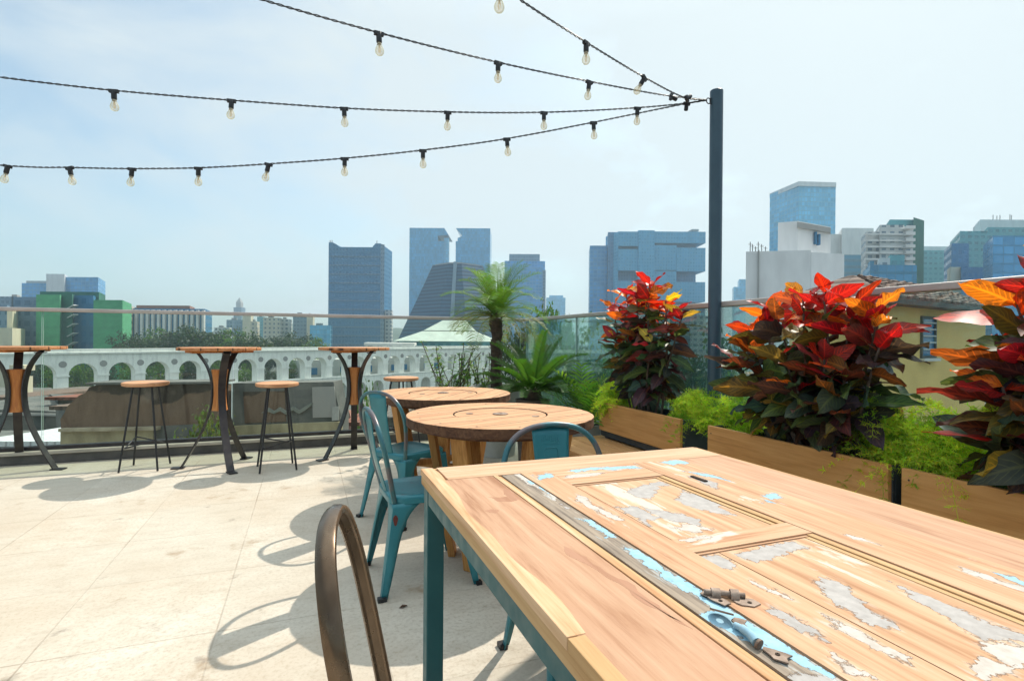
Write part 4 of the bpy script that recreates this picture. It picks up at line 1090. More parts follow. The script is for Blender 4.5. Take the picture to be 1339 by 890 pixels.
# ------------------------------------------------------------------ spool tables
def spool():
    t = empty('spool_table'); z1 = .75; n = 64
    mb = MB()
    def ringpart(r0, r1, za, zb):
        o0 = [mb.pt((r1*math.cos(2*PI*k/n)*(1+.004*math.sin(k*2.7)), r1*math.sin(2*PI*k/n)*(1+.004*math.sin(k*3.1)), za)) for k in range(n)]
        o1 = [mb.pt((r1*math.cos(2*PI*k/n)*(1+.004*math.sin(k*2.7)), r1*math.sin(2*PI*k/n)*(1+.004*math.sin(k*3.1)), zb)) for k in range(n)]
        i0 = [mb.pt((r0*math.cos(2*PI*k/n), r0*math.sin(2*PI*k/n), za)) for k in range(n)]
        i1 = [mb.pt((r0*math.cos(2*PI*k/n), r0*math.sin(2*PI*k/n), zb)) for k in range(n)]
        for k in range(n):
            j = (k+1) % n
            mb.face([o0[k], o0[j], o1[j], o1[k]], 1); mb.face([i0[j], i0[k], i1[k], i1[j]], 2)
            mb.face([o1[k], o1[j], i1[j], i1[k]], 0); mb.face([o0[j], o0[k], i0[k], i0[j]], 1)
    ringpart(.252, .495, z1-.048, z1)
    mb.build('tabletop', [MT['spool_top'], MT['spool_side'], MT['groove']], t, bevel=.003)
    mb = MB(); mb.lathe([(0,z1-.048),(.244,z1-.048),(.244,z1-.003),(.04,z1-.003),(.04,z1-.02),(0,z1-.02)], n=48); mb.build('inner_disc', MT['spool_top'], t)
    mb = MB(); mb.lathe([(0,z1-.075),(.40,z1-.075),(.40,z1-.0485),(0,z1-.0485)], n=40); mb.build('under_disc', MT['spool_side'], t)
    mb = MB(); mb.lathe([(0,z1-.012),(.040,z1-.010),(.042,z1+.001),(.030,z1+.004),(.012,z1+.003),(0,z1-.004)], n=24); mb.build('hub_plate', MT['rust'], t, smooth=True)
    mb = MB()
    for a, r in ((2.4,.165),(5.2,.20)):
        mb.lathe([(0,z1-.0005),(.020,z1-.0005),(.020,z1-.0022),(0,z1-.0022)], c=(r*math.cos(a), r*math.sin(a), 0), n=14)
    for k in range(14):
        a = k*2*PI/14+.2; mb.lathe([(0,z1+.0015),(.005,z1+.0012),(.006,z1+.0002),(0,z1)], c=(.44*math.cos(a), .44*math.sin(a), 0), n=8)
    mb.build('bolt_heads', MT['rust'], t)
    for k in range(6):
        a = k*PI/3+.35; ca, sa = math.cos(a), math.sin(a); rd = Vector((ca,sa,0)); tn = Vector((-sa,ca,0))
        mb = MB(); w = .046; th = .018
        def sec(r, z, w): return [rd*(r-th)+tn*-w+Vector((0,0,z)), rd*(r-th)+tn*w+Vector((0,0,z)), rd*(r+th)+tn*w+Vector((0,0,z)), rd*(r+th)+tn*-w+Vector((0,0,z))]
        A = [mb.pt(p) for p in sec(.25,.0,w)]; B = [mb.pt(p) for p in sec(.37,z1-.0755,w)]
        mb.face(A[::-1]); mb.face(B)
        for j in range(4): mb.face([A[j], A[(j+1) % 4], B[(j+1) % 4], B[j]])
        mb.build('leg', MT['spool_leg'], t, bevel=.003)
    for k in range(3):
        a = k*PI/3+.35; ca, sa = math.cos(a), math.sin(a); rd = Vector((ca,sa,0)); tn = Vector((-sa,ca,0)); z = .16+.05*k
        mb = MB(); ww = .02
        A = [mb.pt(p) for p in (rd*.25+tn*-ww+Vector((0,0,z-.02)), rd*.25+tn*ww+Vector((0,0,z-.02)), rd*.25+tn*ww+Vector((0,0,z+.02)), rd*.25+tn*-ww+Vector((0,0,z+.02)))]
        B = [mb.pt(p) for p in (rd*-.25+tn*-ww+Vector((0,0,z-.02)), rd*-.25+tn*ww+Vector((0,0,z-.02)), rd*-.25+tn*ww+Vector((0,0,z+.02)), rd*-.25+tn*-ww+Vector((0,0,z+.02)))]
        mb.face(A[::-1]); mb.face(B)
        for j in range(4): mb.face([A[j], A[(j+1) % 4], B[(j+1) % 4], B[j]])
        mb.build('brace', MT['spool_leg'], t)
    return t
sp0 = spool(); PG = 'round tables made from cable spools'
for i, (x, d, a, lab) in enumerate([(655, 2.86, R(40), 'nearer round spool table with ring groove and bolted hub'), (580, 3.95, R(75), 'rear round spool table partly hidden by the nearer one')]):
    o = sp0 if i == 0 else copy_tree(sp0)
    p = at(x, 440, d); o.location = (p.x, p.y, .001); o.rotation_euler.z = a; tag(o, lab, 'table', PG)

# ------------------------------------------------------------------ metal cafe chairs
def chair(emblem=True):
    """faces +x; seat .43 high, hoop back .81 high"""
    t = empty('metal_chair'); zs = .432
    def rrect(hx, hy, r, n=6, tap=0.0):
        out = []
        for cx_, cy_, a0 in ((hx-r, hy-r, 0), (-hx+r, hy-r, PI/2), (-hx+r, -hy+r, PI), (hx-r, -hy+r, 1.5*PI)):
            for k in range(n+1):
                a = a0 + PI/2*k/n; x = cx_ + r*math.cos(a); y = cy_ + r*math.sin(a); out.append((x, y*(1+tap*x)))
        return out
    mb = MB(); rings = []
    for s, z in ((.0,-.004),(.55,-.004),(.80,-.001),(.88,.004),(.95,.003),(.995,-.004),(1.0,-.014),(1.0,-.034)):
        if s == 0: rings.append([mb.pt((0,0,zs+z))])
        else: rings.append([mb.pt((x*s, y*s, zs+z)) for x, y in rrect(.18,.175,.07,6,.35)])
    k = len(rings[1])
    for a, b_ in zip(rings, rings[1:]):
        for j in range(k):
            if len(a) == 1: mb.face([a[0], b_[j], b_[(j+1) % k]])
            else: mb.face([a[j], a[(j+1) % k], b_[(j+1) % k], b_[j]])
    mb.build('seat', MT['teal'], t, smooth=True, angle=60)
    for sx in (-1, 1):
        for sy in (-1, 1):
            mb = MB(); rows = []; hy = .165 if sx < 0 else .178
            m_ = 16
            for i in range(m_+1):
                q = i/m_; z = zs-.028 - (zs-.030)*q
                cx_ = sx*(.168 + .058*q**1.15); cy_ = sy*(hy + .040*q**1.15)
                w = .026 + .030*(1-q)**.8 + .075*math.exp(-q*7.5); wi = w*1.0
                bow = .006*math.sin(PI*q)
                row = [mb.pt((cx_ - sx*wi, cy_ + sy*.0, z)), mb.pt((cx_ - sx*wi*.62, cy_ + sy*bow, z)), mb.pt((cx_ - sx*.014, cy_ + sy*bow*.6, z)), mb.pt((cx_ , cy_ - sy*.0, z)),
                       mb.pt((cx_ + sx*bow*.6, cy_ - sy*.014, z)), mb.pt((cx_ + sx*bow, cy_ - sy*wi*.62, z)), mb.pt((cx_, cy_ - sy*wi, z))]
                rows.append(row)
            for a, b_ in zip(rows, rows[1:]):
                for j in range(6): mb.face([a[j], a[j+1], b_[j+1], b_[j]])
            lg = mb.build('leg', MT['teal'], t, smooth=True, angle=60)
            so = lg.modifiers.new('s', 'SOLIDIFY'); so.thickness = .003; so.offset = 0
            mb = MB(); mb.box((sx*.226-.016, sy*(hy+.040)-.016, 0), (sx*.226+.010 if sx > 0 else sx*.226+.022, sy*(hy+.040)+.014, .016)); mb.build('rubber_foot', MT['black'], lg)
    xb = lambda z: -.158 - (z-.40)*.235
    half = [(.148,.395),(.168,.46),(.192,.54),(.207,.62),(.203,.69),(.172,.755),(.105,.800),(0,.815)]
    pts = [(xb(z), y, z) for y, z in half] + [(xb(z), -y, z) for y, z in half[-2::-1]]
    mb = MB(); mb.tube(smoothpath(pts, 6), .0115, 10); mb.build('back_hoop', MT['hoop'], t, smooth=True)
    mb = MB(); rows = []
    for i in range(13):
        q = i/12; z = .405 + (.806-.405)*q; w = .050 + .030*q**.8; dip = .014*math.sin(PI*q)
        rows.append([mb.pt((xb(z) - .002 - dip - .008*(1-(e/2)**2 if abs(e) < 2 else 0), w*e/2, z + (-.006*(abs(e)/2)**2 if i == 12 else 0))) for e in (-2,-1.6,-.8,0,.8,1.6,2)])
    for a, b_ in zip(rows, rows[1:]):
        for j in range(6): mb.face([a[j], a[j+1], b_[j+1], b_[j]])
    sp = mb.build('splat', MT['teal'], t, smooth=True, angle=60); so = sp.modifiers.new('s', 'SOLIDIFY'); so.thickness = .003; so.offset = 0
    # embossed stamp
    def onspl(y, z, off): 
        q = (z-.405)/.401; dip = .014*math.sin(PI*q); e = min(1.99, abs(y)/((.050+.030*q**.8)/2)); return Vector((xb(z) - .002 - dip - .008*(1-(e/2)**2) + off, y, z))
    mb = MB()
    fr = [(-.030,.60),(-.030,.715),(-.022,.725),(.022,.725),(.030,.715),(.030,.60)]
    mb.tube([onspl(y, z, .002) for y, z in fr], .0022, 6)
    x = -.040
    for k in range(9):
        h = .010 + .004*((k*7) % 3); z0_ = .752 + .003*math.sin(k*.7)
        mb.tube([onspl(x, z0_, .002), onspl(x+.003, z0_+h, .002)], .0016, 5); 
        if k % 2: mb.tube([onspl(x, z0_, .002), onspl(x+.008, z0_+.001, .002)], .0016, 5)
        x += .009
    mb.tube([onspl(-.036+.012*j, .740+.002*math.sin(j*1.7), .002) for j in range(7)], .0014, 5)
    mb.build('stamped_mark', MT['teal'], sp, smooth=True)
    mb = MB()
    for s in (-1, 1): mb.tube([(-.165, s*-.15, .375), (.165, s*.15, .375 + .008*s)], .006, 6)
    mb.build('cross_brace', MT['teal'], t)
    return t
ch0 = chair(); CG = 'teal metal cafe chairs'
def cpos(px_, z, d): return at(px_, 440, d)
chairs = [(Vector((-.675, 3.50, 0)), Vector((.60, .80, 0)), 'teal metal chair in shade behind the nearer teal one, facing the rear spool table'),
          (T(.525, 2.60), TV*.985 + TU*.06, 'nearer teal metal chair at the left of the spool table with rusty scuff'),
          (Vector((.245, 1.86, 0)), -TU, 'teal metal chair behind the far end of the big table, stamped back splat in view')]
for i, (p, f, lab) in enumerate(chairs):
    o = ch0 if i == 0 else copy_tree(ch0)
    o.location = (p.x, p.y, .001); o.rotation_euler.z = math.atan2(f.y, f.x); tag(o, lab, 'chair', CG)

nearch = [o for o in bpy.data.objects if o.get('label', '').startswith('nearer teal')][0]
rp_ = MB(); rp_.prism([(-.160+.010*math.cos(a)*(1+.2*math.sin(3*a)), .012*math.sin(a)*2.0) for a in [2*PI*k/14 for k in range(14)]], .0, .004)
lg_ = [c for c in KIDS(nearch) if c.name.startswith('leg')][0]
ro = rp_.build('rust_patch', simple('rust_patch', (.16,.03,.02), (.10,.025,.02), rough=.8, scale=40), lg_); ro.matrix_local = Matrix.Translation((0,-.1745,.335)) @ Matrix.Rotation(PI/2, 4, 'X')
dl = MB(); dl.M = None
for sgn in (-1, 1): dl.poly([(-.020,0,.003),(0,sgn*.009,.010),(.018,sgn*.004,.006),(.022,0,.002)] if sgn > 0 else [(.022,0,.002),(.018,-.004,.006),(0,-.009,.012),(-.020,0,.003)])
dlo = dl.build('dead_leaf', simple('dead_leaf', (.10,.05,.025), (.05,.025,.015), rough=.8, scale=60), fix=False)
dlo.location = atz(527, 794, 0.0); dlo.rotation_euler.z = .6; tag(dlo, 'small curled brown leaf lying on the paving beside the big table leg', 'leaf')

# bronze hoop chair, close to the camera
bc = empty('hoop_chair', (0,0,0), 0, 'worn bronze metal chair with open hoop back at the bottom of the frame', 'chair')
fdir = Vector((.982, .186, 0)).normalized(); 
bc.location = Vector((-.012, .835, .001)); bc.rotation_euler.z = math.atan2(fdir.y, fdir.x)
xb = lambda z: -.165 - (z-.45)*.21
half = [(.125,.425),(.135,.50),(.144,.60),(.148,.70),(.139,.78),(.105,.845),(.055,.878),(0,.886)]
pts = smoothpath([(xb(z), y, z) for y, z in half] + [(xb(z), -y, z) for y, z in half[-2::-1]], 8)
def band(mb, pts, prof):
    rings = []
    for i, p in enumerate(pts):
        d = (pts[min(i+1,len(pts)-1)] - pts[max(i-1,0)]).normalized(); nx = Vector((1,0,.27)).normalized(); nx = (nx - d*nx.dot(d)).normalized(); ny = d.cross(nx)
        rings.append([mb.pt(p + nx*a + ny*b_) for a, b_ in prof])
    n = len(prof)
    for a, b_ in zip(rings, rings[1:]):
        for j in range(n): mb.face([a[j], a[(j+1) % n], b_[(j+1) % n], b_[j]])
    mb.face(rings[0][::-1]); mb.face(rings[-1])
mb = MB(); w = .0130
prof = [(-w,-.004),(-w+.003,-.0075),(-w+.007,-.005),(-.006,-.0035),(.006,-.0035),(w-.007,-.005),(w-.003,-.0075),(w,-.004),(w,.004),(w-.004,.007),(w-.009,.008),(0,.0095),(-w+.009,.008),(-w+.004,.007),(-w,.004)]
band(mb, pts, prof); mb.build('back_hoop', MT['bronze'], bc, smooth=True, angle=50)
mb = MB(); mb.lathe([(0,.448),(.14,.448),(.166,.453),(.176,.447),(.178,.428),(.172,.419),(0,.419)], n=32); mb.build('seat', MT['bronze'], bc, smooth=True, angle=45)
for a in (PI/4, 3*PI/4, 5*PI/4, 7*PI/4):
    mb = MB(); mb.tube([(.12*math.cos(a),.12*math.sin(a),.42),(.165*math.cos(a),.165*math.sin(a),.2),(.215*math.cos(a),.215*math.sin(a),.0)], [.016,.014,.011], 10); mb.build('leg', MT['bronze'], bc, smooth=True)

# ------------------------------------------------------------------ the big table made from an old door
tb = troot('big_table', .322, 1.586, .001, 0, 'large reclaimed wood table with flaking blue and grey paint filling the foreground', 'table')
ZT = .759
LB = 1.86
def rough_poly(pts, lev=3, amp=.10, seed=0):
    rnd = random.Random(seed)
    for _ in range(lev):
        out = []
        for i, p in enumerate(pts):
            q = pts[(i+1) % len(pts)]; dx, dy = q[0]-p[0], q[1]-p[1]
            o = rnd.uniform(-amp, amp)
            out.append(p); out.append(((p[0]+q[0])/2 - dy*o, (p[1]+q[1])/2 + dx*o))
        pts = out
    return pts
def clip(pts, a0, a1, b0, b1): return [(min(max(x, a0), a1), min(max(y, b0), b1)) for x, y in pts]
import numpy as np
def sdf(px_, py_, poly):
    """signed distance (inside positive) of many points to one polygon"""
    d = np.full(px_.shape, 9.0); ins = np.zeros(px_.shape, bool); n = len(poly)
    for i in range(n):
        x0, y0 = poly[i]; x1, y1 = poly[(i+1) % n]; ex, ey = x1-x0, y1-y0; L2 = ex*ex+ey*ey+1e-12
        t = np.clip(((px_-x0)*ex+(py_-y0)*ey)/L2, 0, 1); d = np.minimum(d, np.hypot(px_-x0-t*ex, py_-y0-t*ey))
        if y0 != y1: ins ^= ((y0 > py_) != (y1 > py_)) & (px_ < ex*(py_-y0)/(y1-y0)+x0)
    return np.where(ins, d, -d)
def board(name, a0, a1, b0, b1, ztop, mats, flakes=(), th=.02, skew=0.0, bev=.0012, edge=None):
    """one board of the top; flakes = where old paint still clings: (outline, 0 grey / 1 blue / 2 white / 3 rust)"""
    mb = MB()
    if edge: poly = [(a0, -b0)] + [(a0, -b1)] + [(a, -b_) for a, b_ in edge[::-1]]
    else: poly = [(a0, -b0), (a0, -b1), (a1, -b1), (a1+skew, -b0)]
    mat = mats[0] if isinstance(mats, list) else mats
    if not flakes:
        mb.prism(poly, ztop-th, ztop, 0); return mb.build(name, mat, tb, bevel=bev)
    res = .004; na = max(2, int((a1-a0)/res)); vis = min(b1, 1.40); nb = max(2, int((vis-b0)/res))
    A = np.linspace(a0, a1, na+1); B = np.linspace(b0, vis, nb+1); GA, GB_ = np.meshgrid(A, B, indexing='ij')
    ch = np.full((4,)+GA.shape, -9.0)
    for pts, mi in flakes: k = {4:0, 1:1, 2:2, 3:3}[mi]; ch[k] = np.maximum(ch[k], sdf(GA, GB_, pts))
    ch = np.clip(.5 + ch/.03*.5, 0, 1)
    mb.prism([(a0,-b0),(a0,-b1),(a1,-b1),(a1,-b0)], ztop-th, ztop-.0004, 0)
    for k in range(len(mb.c)): mb.c[k] = (0, 0, 0)
    ids = [[mb.pt((A[i], -B[j], ztop)) for j in range(nb+1)] for i in range(na+1)]
    cols = []
    for i in range(na):
        for j in range(nb): mb.face([ids[i][j], ids[i][j+1], ids[i+1][j+1], ids[i+1][j]], 0, (0,0,0)); cols.append((i, j))
    o = mb.build(name, mat, tb, fix=False)
    ca = o.data.color_attributes['Col']; buf = np.zeros(len(ca.data)*4); ca.data.foreach_get('color', buf); buf = buf.reshape(-1, 4)
    st = o.data.polygons[len(o.data.polygons)-len(cols)].loop_start
    for q, (i, j) in enumerate(cols):
        for c, (ii, jj) in enumerate(((i,j),(i,j+1),(i+1,j+1),(i+1,j))): buf[st+q*4+c, :3] = ch[0,ii,jj], ch[2,ii,jj], ch[1,ii,jj]
    ca.data.foreach_set('color', buf.ravel())
    return o
G, Wt, Bl = 1, 1, 1
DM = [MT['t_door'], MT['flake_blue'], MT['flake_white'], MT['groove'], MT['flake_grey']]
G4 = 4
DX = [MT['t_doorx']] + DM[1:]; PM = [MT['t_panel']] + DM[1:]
# core slab and edging
mb = MB(); mb.box((.012,-LB+.012,.718),(1.0,-.012,.7375)); mb.build('core_board', MT['groove'], tb)
mb = MB(); mb.box((.0005,-LB,.716),(.0115,-.0005,.7578)); mb.build('side_edging', MT['t_side'], tb, bevel=.001)
mb = MB(); mb.box((.0125,-.0115,.716),(1.0,-.0005,.7578)); mb.build('end_edging', MT['t_side'], tb, bevel=.001)
mb = MB(); mb.box((1.0005,-LB,.716),(1.0115,-.0005,.7578)); mb.build('side_edging', MT['t_side'], tb, bevel=.001)
rw = random.Random(4)
edge = [(.026+.006*math.sin(b_*9)+.004*math.sin(b_*23+1)+.010*math.exp(-((b_-.12)/.12)**2), b_) for b_ in [k*.03 for k in range(33)]]
board('edge_strip', -.002, .03, -.002, .96, ZT+.0012, MT['t_strip'], edge=edge, th=.0185)
board('edge_strip', -.002, .024, .962, LB, ZT+.0008, MT['t_side'], th=.018)
board('end_board', .046, 1.0, -.002, .143, ZT+.0004, MT['t_end'], th=.018)
stn = [[(.10,.335),(.12,.345),(.145,.345),(.152,.30),(.165,.27),(.172,.30),(.168,.37),(.14,.388),(.11,.375)], [(.125,.70),(.135,.68),(.15,.80),(.165,.93),(.168,1.0),(.150,.93),(.14,.82)], [(.058,.43),(.075,.425),(.09,.44),(.075,.455)]]
mb_pl = board('plank', .0130, .1745, .1445, LB, ZT, [MT['t_plank'], MT['stain'], MT['stain'], MT['stain']], th=.018, flakes=[])
board('moulding', .1765, .1905, .1445, LB, ZT+.001, MT['t_strip'], th=.018)
board('moulding', .1925, .2010, .1445, LB, ZT-.003, MT['t_side'], th=.018)
B1 = [(.248,.146),(.271,.143),(.265,.268),(.269,.394),(.245,.415),(.254,.325),(.243,.26)]
B2 = [(.24,.546),(.266,.561),(.259,.615),(.26,.667),(.235,.668),(.247,.622),(.246,.566)]
B3 = [(.245,.722),(.263,.743),(.259,.925),(.245,.947),(.236,.878),(.238,.779)]
B4 = [(.263,.93),(.262,1.0),(.260,1.08),(.256,1.135),(.243,1.121),(.235,1.104),(.226,1.061),(.213,1.026),(.206,.993),(.206,.971),(.233,.968),(.238,.94)]
sh = lambda P: [(a-.005, b_) for a, b_ in P]
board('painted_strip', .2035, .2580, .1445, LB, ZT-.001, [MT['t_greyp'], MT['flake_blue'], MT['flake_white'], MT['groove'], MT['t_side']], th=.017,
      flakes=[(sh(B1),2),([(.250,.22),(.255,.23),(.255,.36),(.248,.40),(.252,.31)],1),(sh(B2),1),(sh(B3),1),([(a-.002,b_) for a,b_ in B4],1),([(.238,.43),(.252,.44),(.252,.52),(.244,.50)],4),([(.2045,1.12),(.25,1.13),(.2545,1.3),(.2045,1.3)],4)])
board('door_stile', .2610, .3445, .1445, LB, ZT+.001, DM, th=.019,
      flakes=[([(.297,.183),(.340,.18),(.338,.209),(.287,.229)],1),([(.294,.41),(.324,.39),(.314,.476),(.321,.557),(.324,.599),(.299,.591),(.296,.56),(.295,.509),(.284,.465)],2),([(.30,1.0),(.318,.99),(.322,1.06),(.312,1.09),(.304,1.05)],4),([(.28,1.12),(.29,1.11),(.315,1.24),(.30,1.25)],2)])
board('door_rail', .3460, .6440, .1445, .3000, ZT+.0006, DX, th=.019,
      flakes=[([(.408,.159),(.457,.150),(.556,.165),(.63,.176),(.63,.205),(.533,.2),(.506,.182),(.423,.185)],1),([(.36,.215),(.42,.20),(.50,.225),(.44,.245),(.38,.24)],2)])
FA = [(.452,.395),(.487,.373),(.604,.340),(.606,.382),(.567,.383),(.518,.435),(.48,.474),(.459,.438)]
FB = [(.591,.444),(.606,.429),(.606,.56),(.583,.638),(.546,.592),(.527,.544),(.536,.504)]
FC = [(.361,.498),(.414,.511),(.411,.564),(.422,.593),(.4,.603),(.379,.602),(.361,.633),(.361,.554)]
FD = [(.42,.516),(.466,.583),(.492,.636),(.46,.665),(.446,.643),(.415,.608),(.414,.558)]
mb = MB(); mb.box((.3465,-.7225,.735),(.6435,-.3025,.7376)); mb.box((.3465,-1.244,.735),(.6435,-.7905,.7376)); mb.build('panel_backing', MT['groove'], tb)
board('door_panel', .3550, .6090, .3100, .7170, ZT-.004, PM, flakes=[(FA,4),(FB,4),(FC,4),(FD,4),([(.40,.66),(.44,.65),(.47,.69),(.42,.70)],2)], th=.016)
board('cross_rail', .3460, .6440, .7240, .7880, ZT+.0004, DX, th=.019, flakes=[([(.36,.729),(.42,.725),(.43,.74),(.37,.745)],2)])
FE = [(.353,.808),(.392,.806),(.389,.848),(.368,.858),(.353,.847)]
FF = [(.422,.814),(.487,.803),(.575,.802),(.580,.838),(.54,.836),(.474,.853),(.422,.859),(.413,.837)]
FG = [(.452,.95),(.496,.939),(.488,.984),(.453,1.036),(.447,1.076),(.425,1.105),(.414,1.079),(.411,1.058),(.418,1.024),(.43,.996)]
FH = [(.576,.985),(.582,1.048),(.579,1.106),(.585,1.147),(.588,1.20),(.569,1.2),(.557,1.157),(.517,1.153),(.521,1.129),(.541,1.094),(.547,1.053)]
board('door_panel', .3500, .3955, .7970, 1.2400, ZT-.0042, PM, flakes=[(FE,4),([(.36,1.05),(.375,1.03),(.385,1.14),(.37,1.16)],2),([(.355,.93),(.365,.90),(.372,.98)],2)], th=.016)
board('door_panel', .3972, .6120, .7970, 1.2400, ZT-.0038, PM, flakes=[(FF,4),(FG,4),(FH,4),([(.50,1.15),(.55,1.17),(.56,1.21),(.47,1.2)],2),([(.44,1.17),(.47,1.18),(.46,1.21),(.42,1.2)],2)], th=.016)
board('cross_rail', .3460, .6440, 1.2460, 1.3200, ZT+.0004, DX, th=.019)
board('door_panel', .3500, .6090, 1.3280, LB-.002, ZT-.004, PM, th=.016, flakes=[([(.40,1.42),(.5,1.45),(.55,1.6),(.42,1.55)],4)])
for (a0, a1, b0, b1) in ((.6125, .6245, .797, 1.24), (.6105, .6225, .310, .717), (.627, .6435, .3015, .7235), (.627, .6435, .7885, 1.245), (.627, .6435, 1.3205, LB)):
    board('moulding', a0, a1, b0, b1, ZT-.001 if a0 > .62 else ZT-.0025, MT['t_side'], th=.018)
for (a0, a1, b0, b1) in ((.3470,.6255,.3015,.3085),(.3470,.6255,.7185,.7230),(.3470,.6255,.7892,.7950)):
    board('moulding', a0, a1, b0, b1, ZT-.0022, MT['t_doorx'], th=.018)
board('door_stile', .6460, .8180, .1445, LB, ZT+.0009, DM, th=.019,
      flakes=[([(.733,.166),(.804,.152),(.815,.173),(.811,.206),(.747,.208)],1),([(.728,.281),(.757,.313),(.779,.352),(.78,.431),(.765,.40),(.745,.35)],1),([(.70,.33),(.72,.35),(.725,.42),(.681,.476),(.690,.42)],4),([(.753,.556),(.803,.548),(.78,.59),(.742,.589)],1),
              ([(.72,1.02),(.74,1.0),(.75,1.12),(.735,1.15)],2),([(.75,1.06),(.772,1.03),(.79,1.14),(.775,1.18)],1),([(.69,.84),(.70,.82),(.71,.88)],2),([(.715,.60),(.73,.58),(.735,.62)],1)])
board('plank', .8200, .9995, .1445, LB, ZT-.0002, MT['t_plank'], th=.018)
mb = MB(); mb.box((.702,-.405,ZT+.0012),(.712,-.345,ZT+.005)); mb.build('latch_plate', MT['groove'], tb)
# rusty hinge and latch remains
def knob(name, pts, r, mats, n=10): 
    mb = MB(); mb.tube([(a, -b_, z) for a, b_, z in pts], r, n); return mb.build(name, mats, tb, smooth=True, angle=50)
hg = empty('hinge'); hg.parent = tb
def hp(o): o.parent = hg; return o
Z = ZT
def strap(mb, c, ax, r, w, th=.0018, a0=-.15, a1=PI+.15, n=12):
    """half hoop bent over a bar: centre c (a, b, z), axis direction ax in the plane of the top"""
    c = Vector((c[0], -c[1], c[2])); ax = Vector((ax[0], -ax[1], 0)).normalized(); sd_ = ax.cross(Vector((0,0,1))); rows = []
    for k in range(n+1):
        t = a0 + (a1-a0)*k/n; u = sd_*math.cos(t) + Vector((0,0,1))*math.sin(t)
        rows.append([mb.pt(c + u*(r+e) + ax*q*w*.5) for e, q in ((0,-1),(th,-1),(th,1),(0,1))])
    for x, y in zip(rows, rows[1:]):
        for j in range(4): mb.face([x[j], x[(j+1) % 4], y[(j+1) % 4], y[j]])
    mb.face(rows[0][::-1]); mb.face(rows[-1])
AX = (.62, .40)
mb = MB(); strap(mb, (.262,.938,Z+.004), AX, .0075, .013); hp(mb.build('strap', MT['rust'], tb, smooth=True, angle=50))
mb = MB(); strap(mb, (.284,.953,Z+.004), AX, .0085, .012, a1=PI+.3); hp(mb.build('strap', MT['rust'], tb, smooth=True, angle=50))
mb = MB(); mb.tube([(.248,-.929,Z+.0065),(.270,-.9435,Z+.0068),(.297,-.961,Z+.0065)], [.0042,.0046,.0040], 10); hp(mb.build('pin', MT['rust'], tb, smooth=True, angle=50))
def plate(name, poly, z0, z1, mm, par, seed=1, amp=.07):
    mb = MB(); p = rough_poly(poly, 2, amp, seed); ar = sum(p[i][0]*p[(i+1) % len(p)][1]-p[(i+1) % len(p)][0]*p[i][1] for i in range(len(p)))
    if ar > 0: p = p[::-1]
    mb.prism([(a, -b_) for a, b_ in p], z0, z1); o = mb.build(name, mm, tb, bevel=.0005)
    if par is not None: o.parent = par
    return o
def screw(a, b_, z, par):
    mb = MB(); mb.lathe([(.0032,0),(.0030,.0009),(.0012,.0012),(.0008,.0004),(0,.0004)], c=(a,-b_,z), n=12); o = mb.build('screw', MT['groove'], tb, smooth=True, angle=50); o.parent = par
plate('leaf_plate', [(.274,.962),(.290,.955),(.306,.968),(.306,.983),(.290,.986),(.276,.975)], Z+.0012, Z+.0032, MT['rust'], hg, 3)
plate('leaf_plate', [(.244,.924),(.258,.918),(.268,.936),(.266,.966),(.252,.968),(.247,.95)], Z+.0010, Z+.0028, MT['rust'], hg, 5)
screw(.292,.975,Z+.0032,hg); screw(.256,.955,Z+.0028,hg)
lt = empty('latch'); lt.parent = tb
mb = MB(); mb.M = Matrix.Translation((.226,-.990,Z+.0075)) @ Matrix.Rotation(.35, 4, 'Y') @ Matrix.Rotation(-.25, 4, 'X') @ Matrix.Diagonal((.85,1.25,1,1))
mb.lathe([(.0055,0),(.0145,0),(.0150,.0011),(.0145,.0024),(.0055,.0024),(.0048,.0012),(.0055,0)], n=22); o = mb.build('eyelet', MT['rust'], tb, smooth=True, angle=50); o.parent = lt
plate('tongue', [(.226,1.008),(.236,1.004),(.246,1.016),(.236,1.022),(.232,1.034),(.222,1.024)], Z+.004, Z+.0062, MT['rust'], lt, 7)
mb = MB(); mb.tube(smoothpath([(.224,-1.018,Z+.004),(.223,-1.032,Z+.0065),(.220,-1.050,Z+.0075),(.217,-1.062,Z+.0055)], 5), [.0042]*5+[.0056]*6+[.0064]*5, 14)
o = mb.build('bolt', MT['flake_blue'], tb, smooth=True, angle=60); o.parent = lt
mb = MB(); mb.lathe([(0,0),(.0068,0),(.0070,.0035),(.0045,.004),(0,.002)], n=14); o = mb.build('bolt_end', MT['rust'], tb, smooth=True, angle=50); o.parent = lt; o.location = (.2168,-1.0635,Z+.0052); o.rotation_euler = (PI/2+.2, 0, .15)
plate('base_plate', [(.216,1.072),(.222,1.068),(.232,1.082),(.240,1.096),(.228,1.098),(.222,1.106),(.213,1.092)], Z+.0008, Z+.0030, MT['rust'], lt, 9, .05)
screw(.224,1.088,Z+.0030,lt)
# steel frame
def rect_tube(name, a, b_, mm): 
    mb = MB(); mb.box(a, b_); return mb.build(name, mm, tb, bevel=.003)
for a0 in (.006, .952):
    for b0 in (.012, LB-.062): rect_tube('leg', (a0, -b0-.05, 0), (a0+.05, -b0, .7155), MT['frame_teal'])
rect_tube('side_rail', (.008, -LB+.064, .668), (.034, -.0635, .7153), MT['frame_teal']); rect_tube('side_rail', (.974, -LB+.064, .668), (1.0, -.0635, .7153), MT['frame_teal'])
rect_tube('end_rail', (.058, -.040, .668), (.950, -.014, .7153), MT['frame_teal']); rect_tube('end_rail', (.058, -LB+.014, .668), (.950, -LB+.04, .7153), MT['frame_teal'])
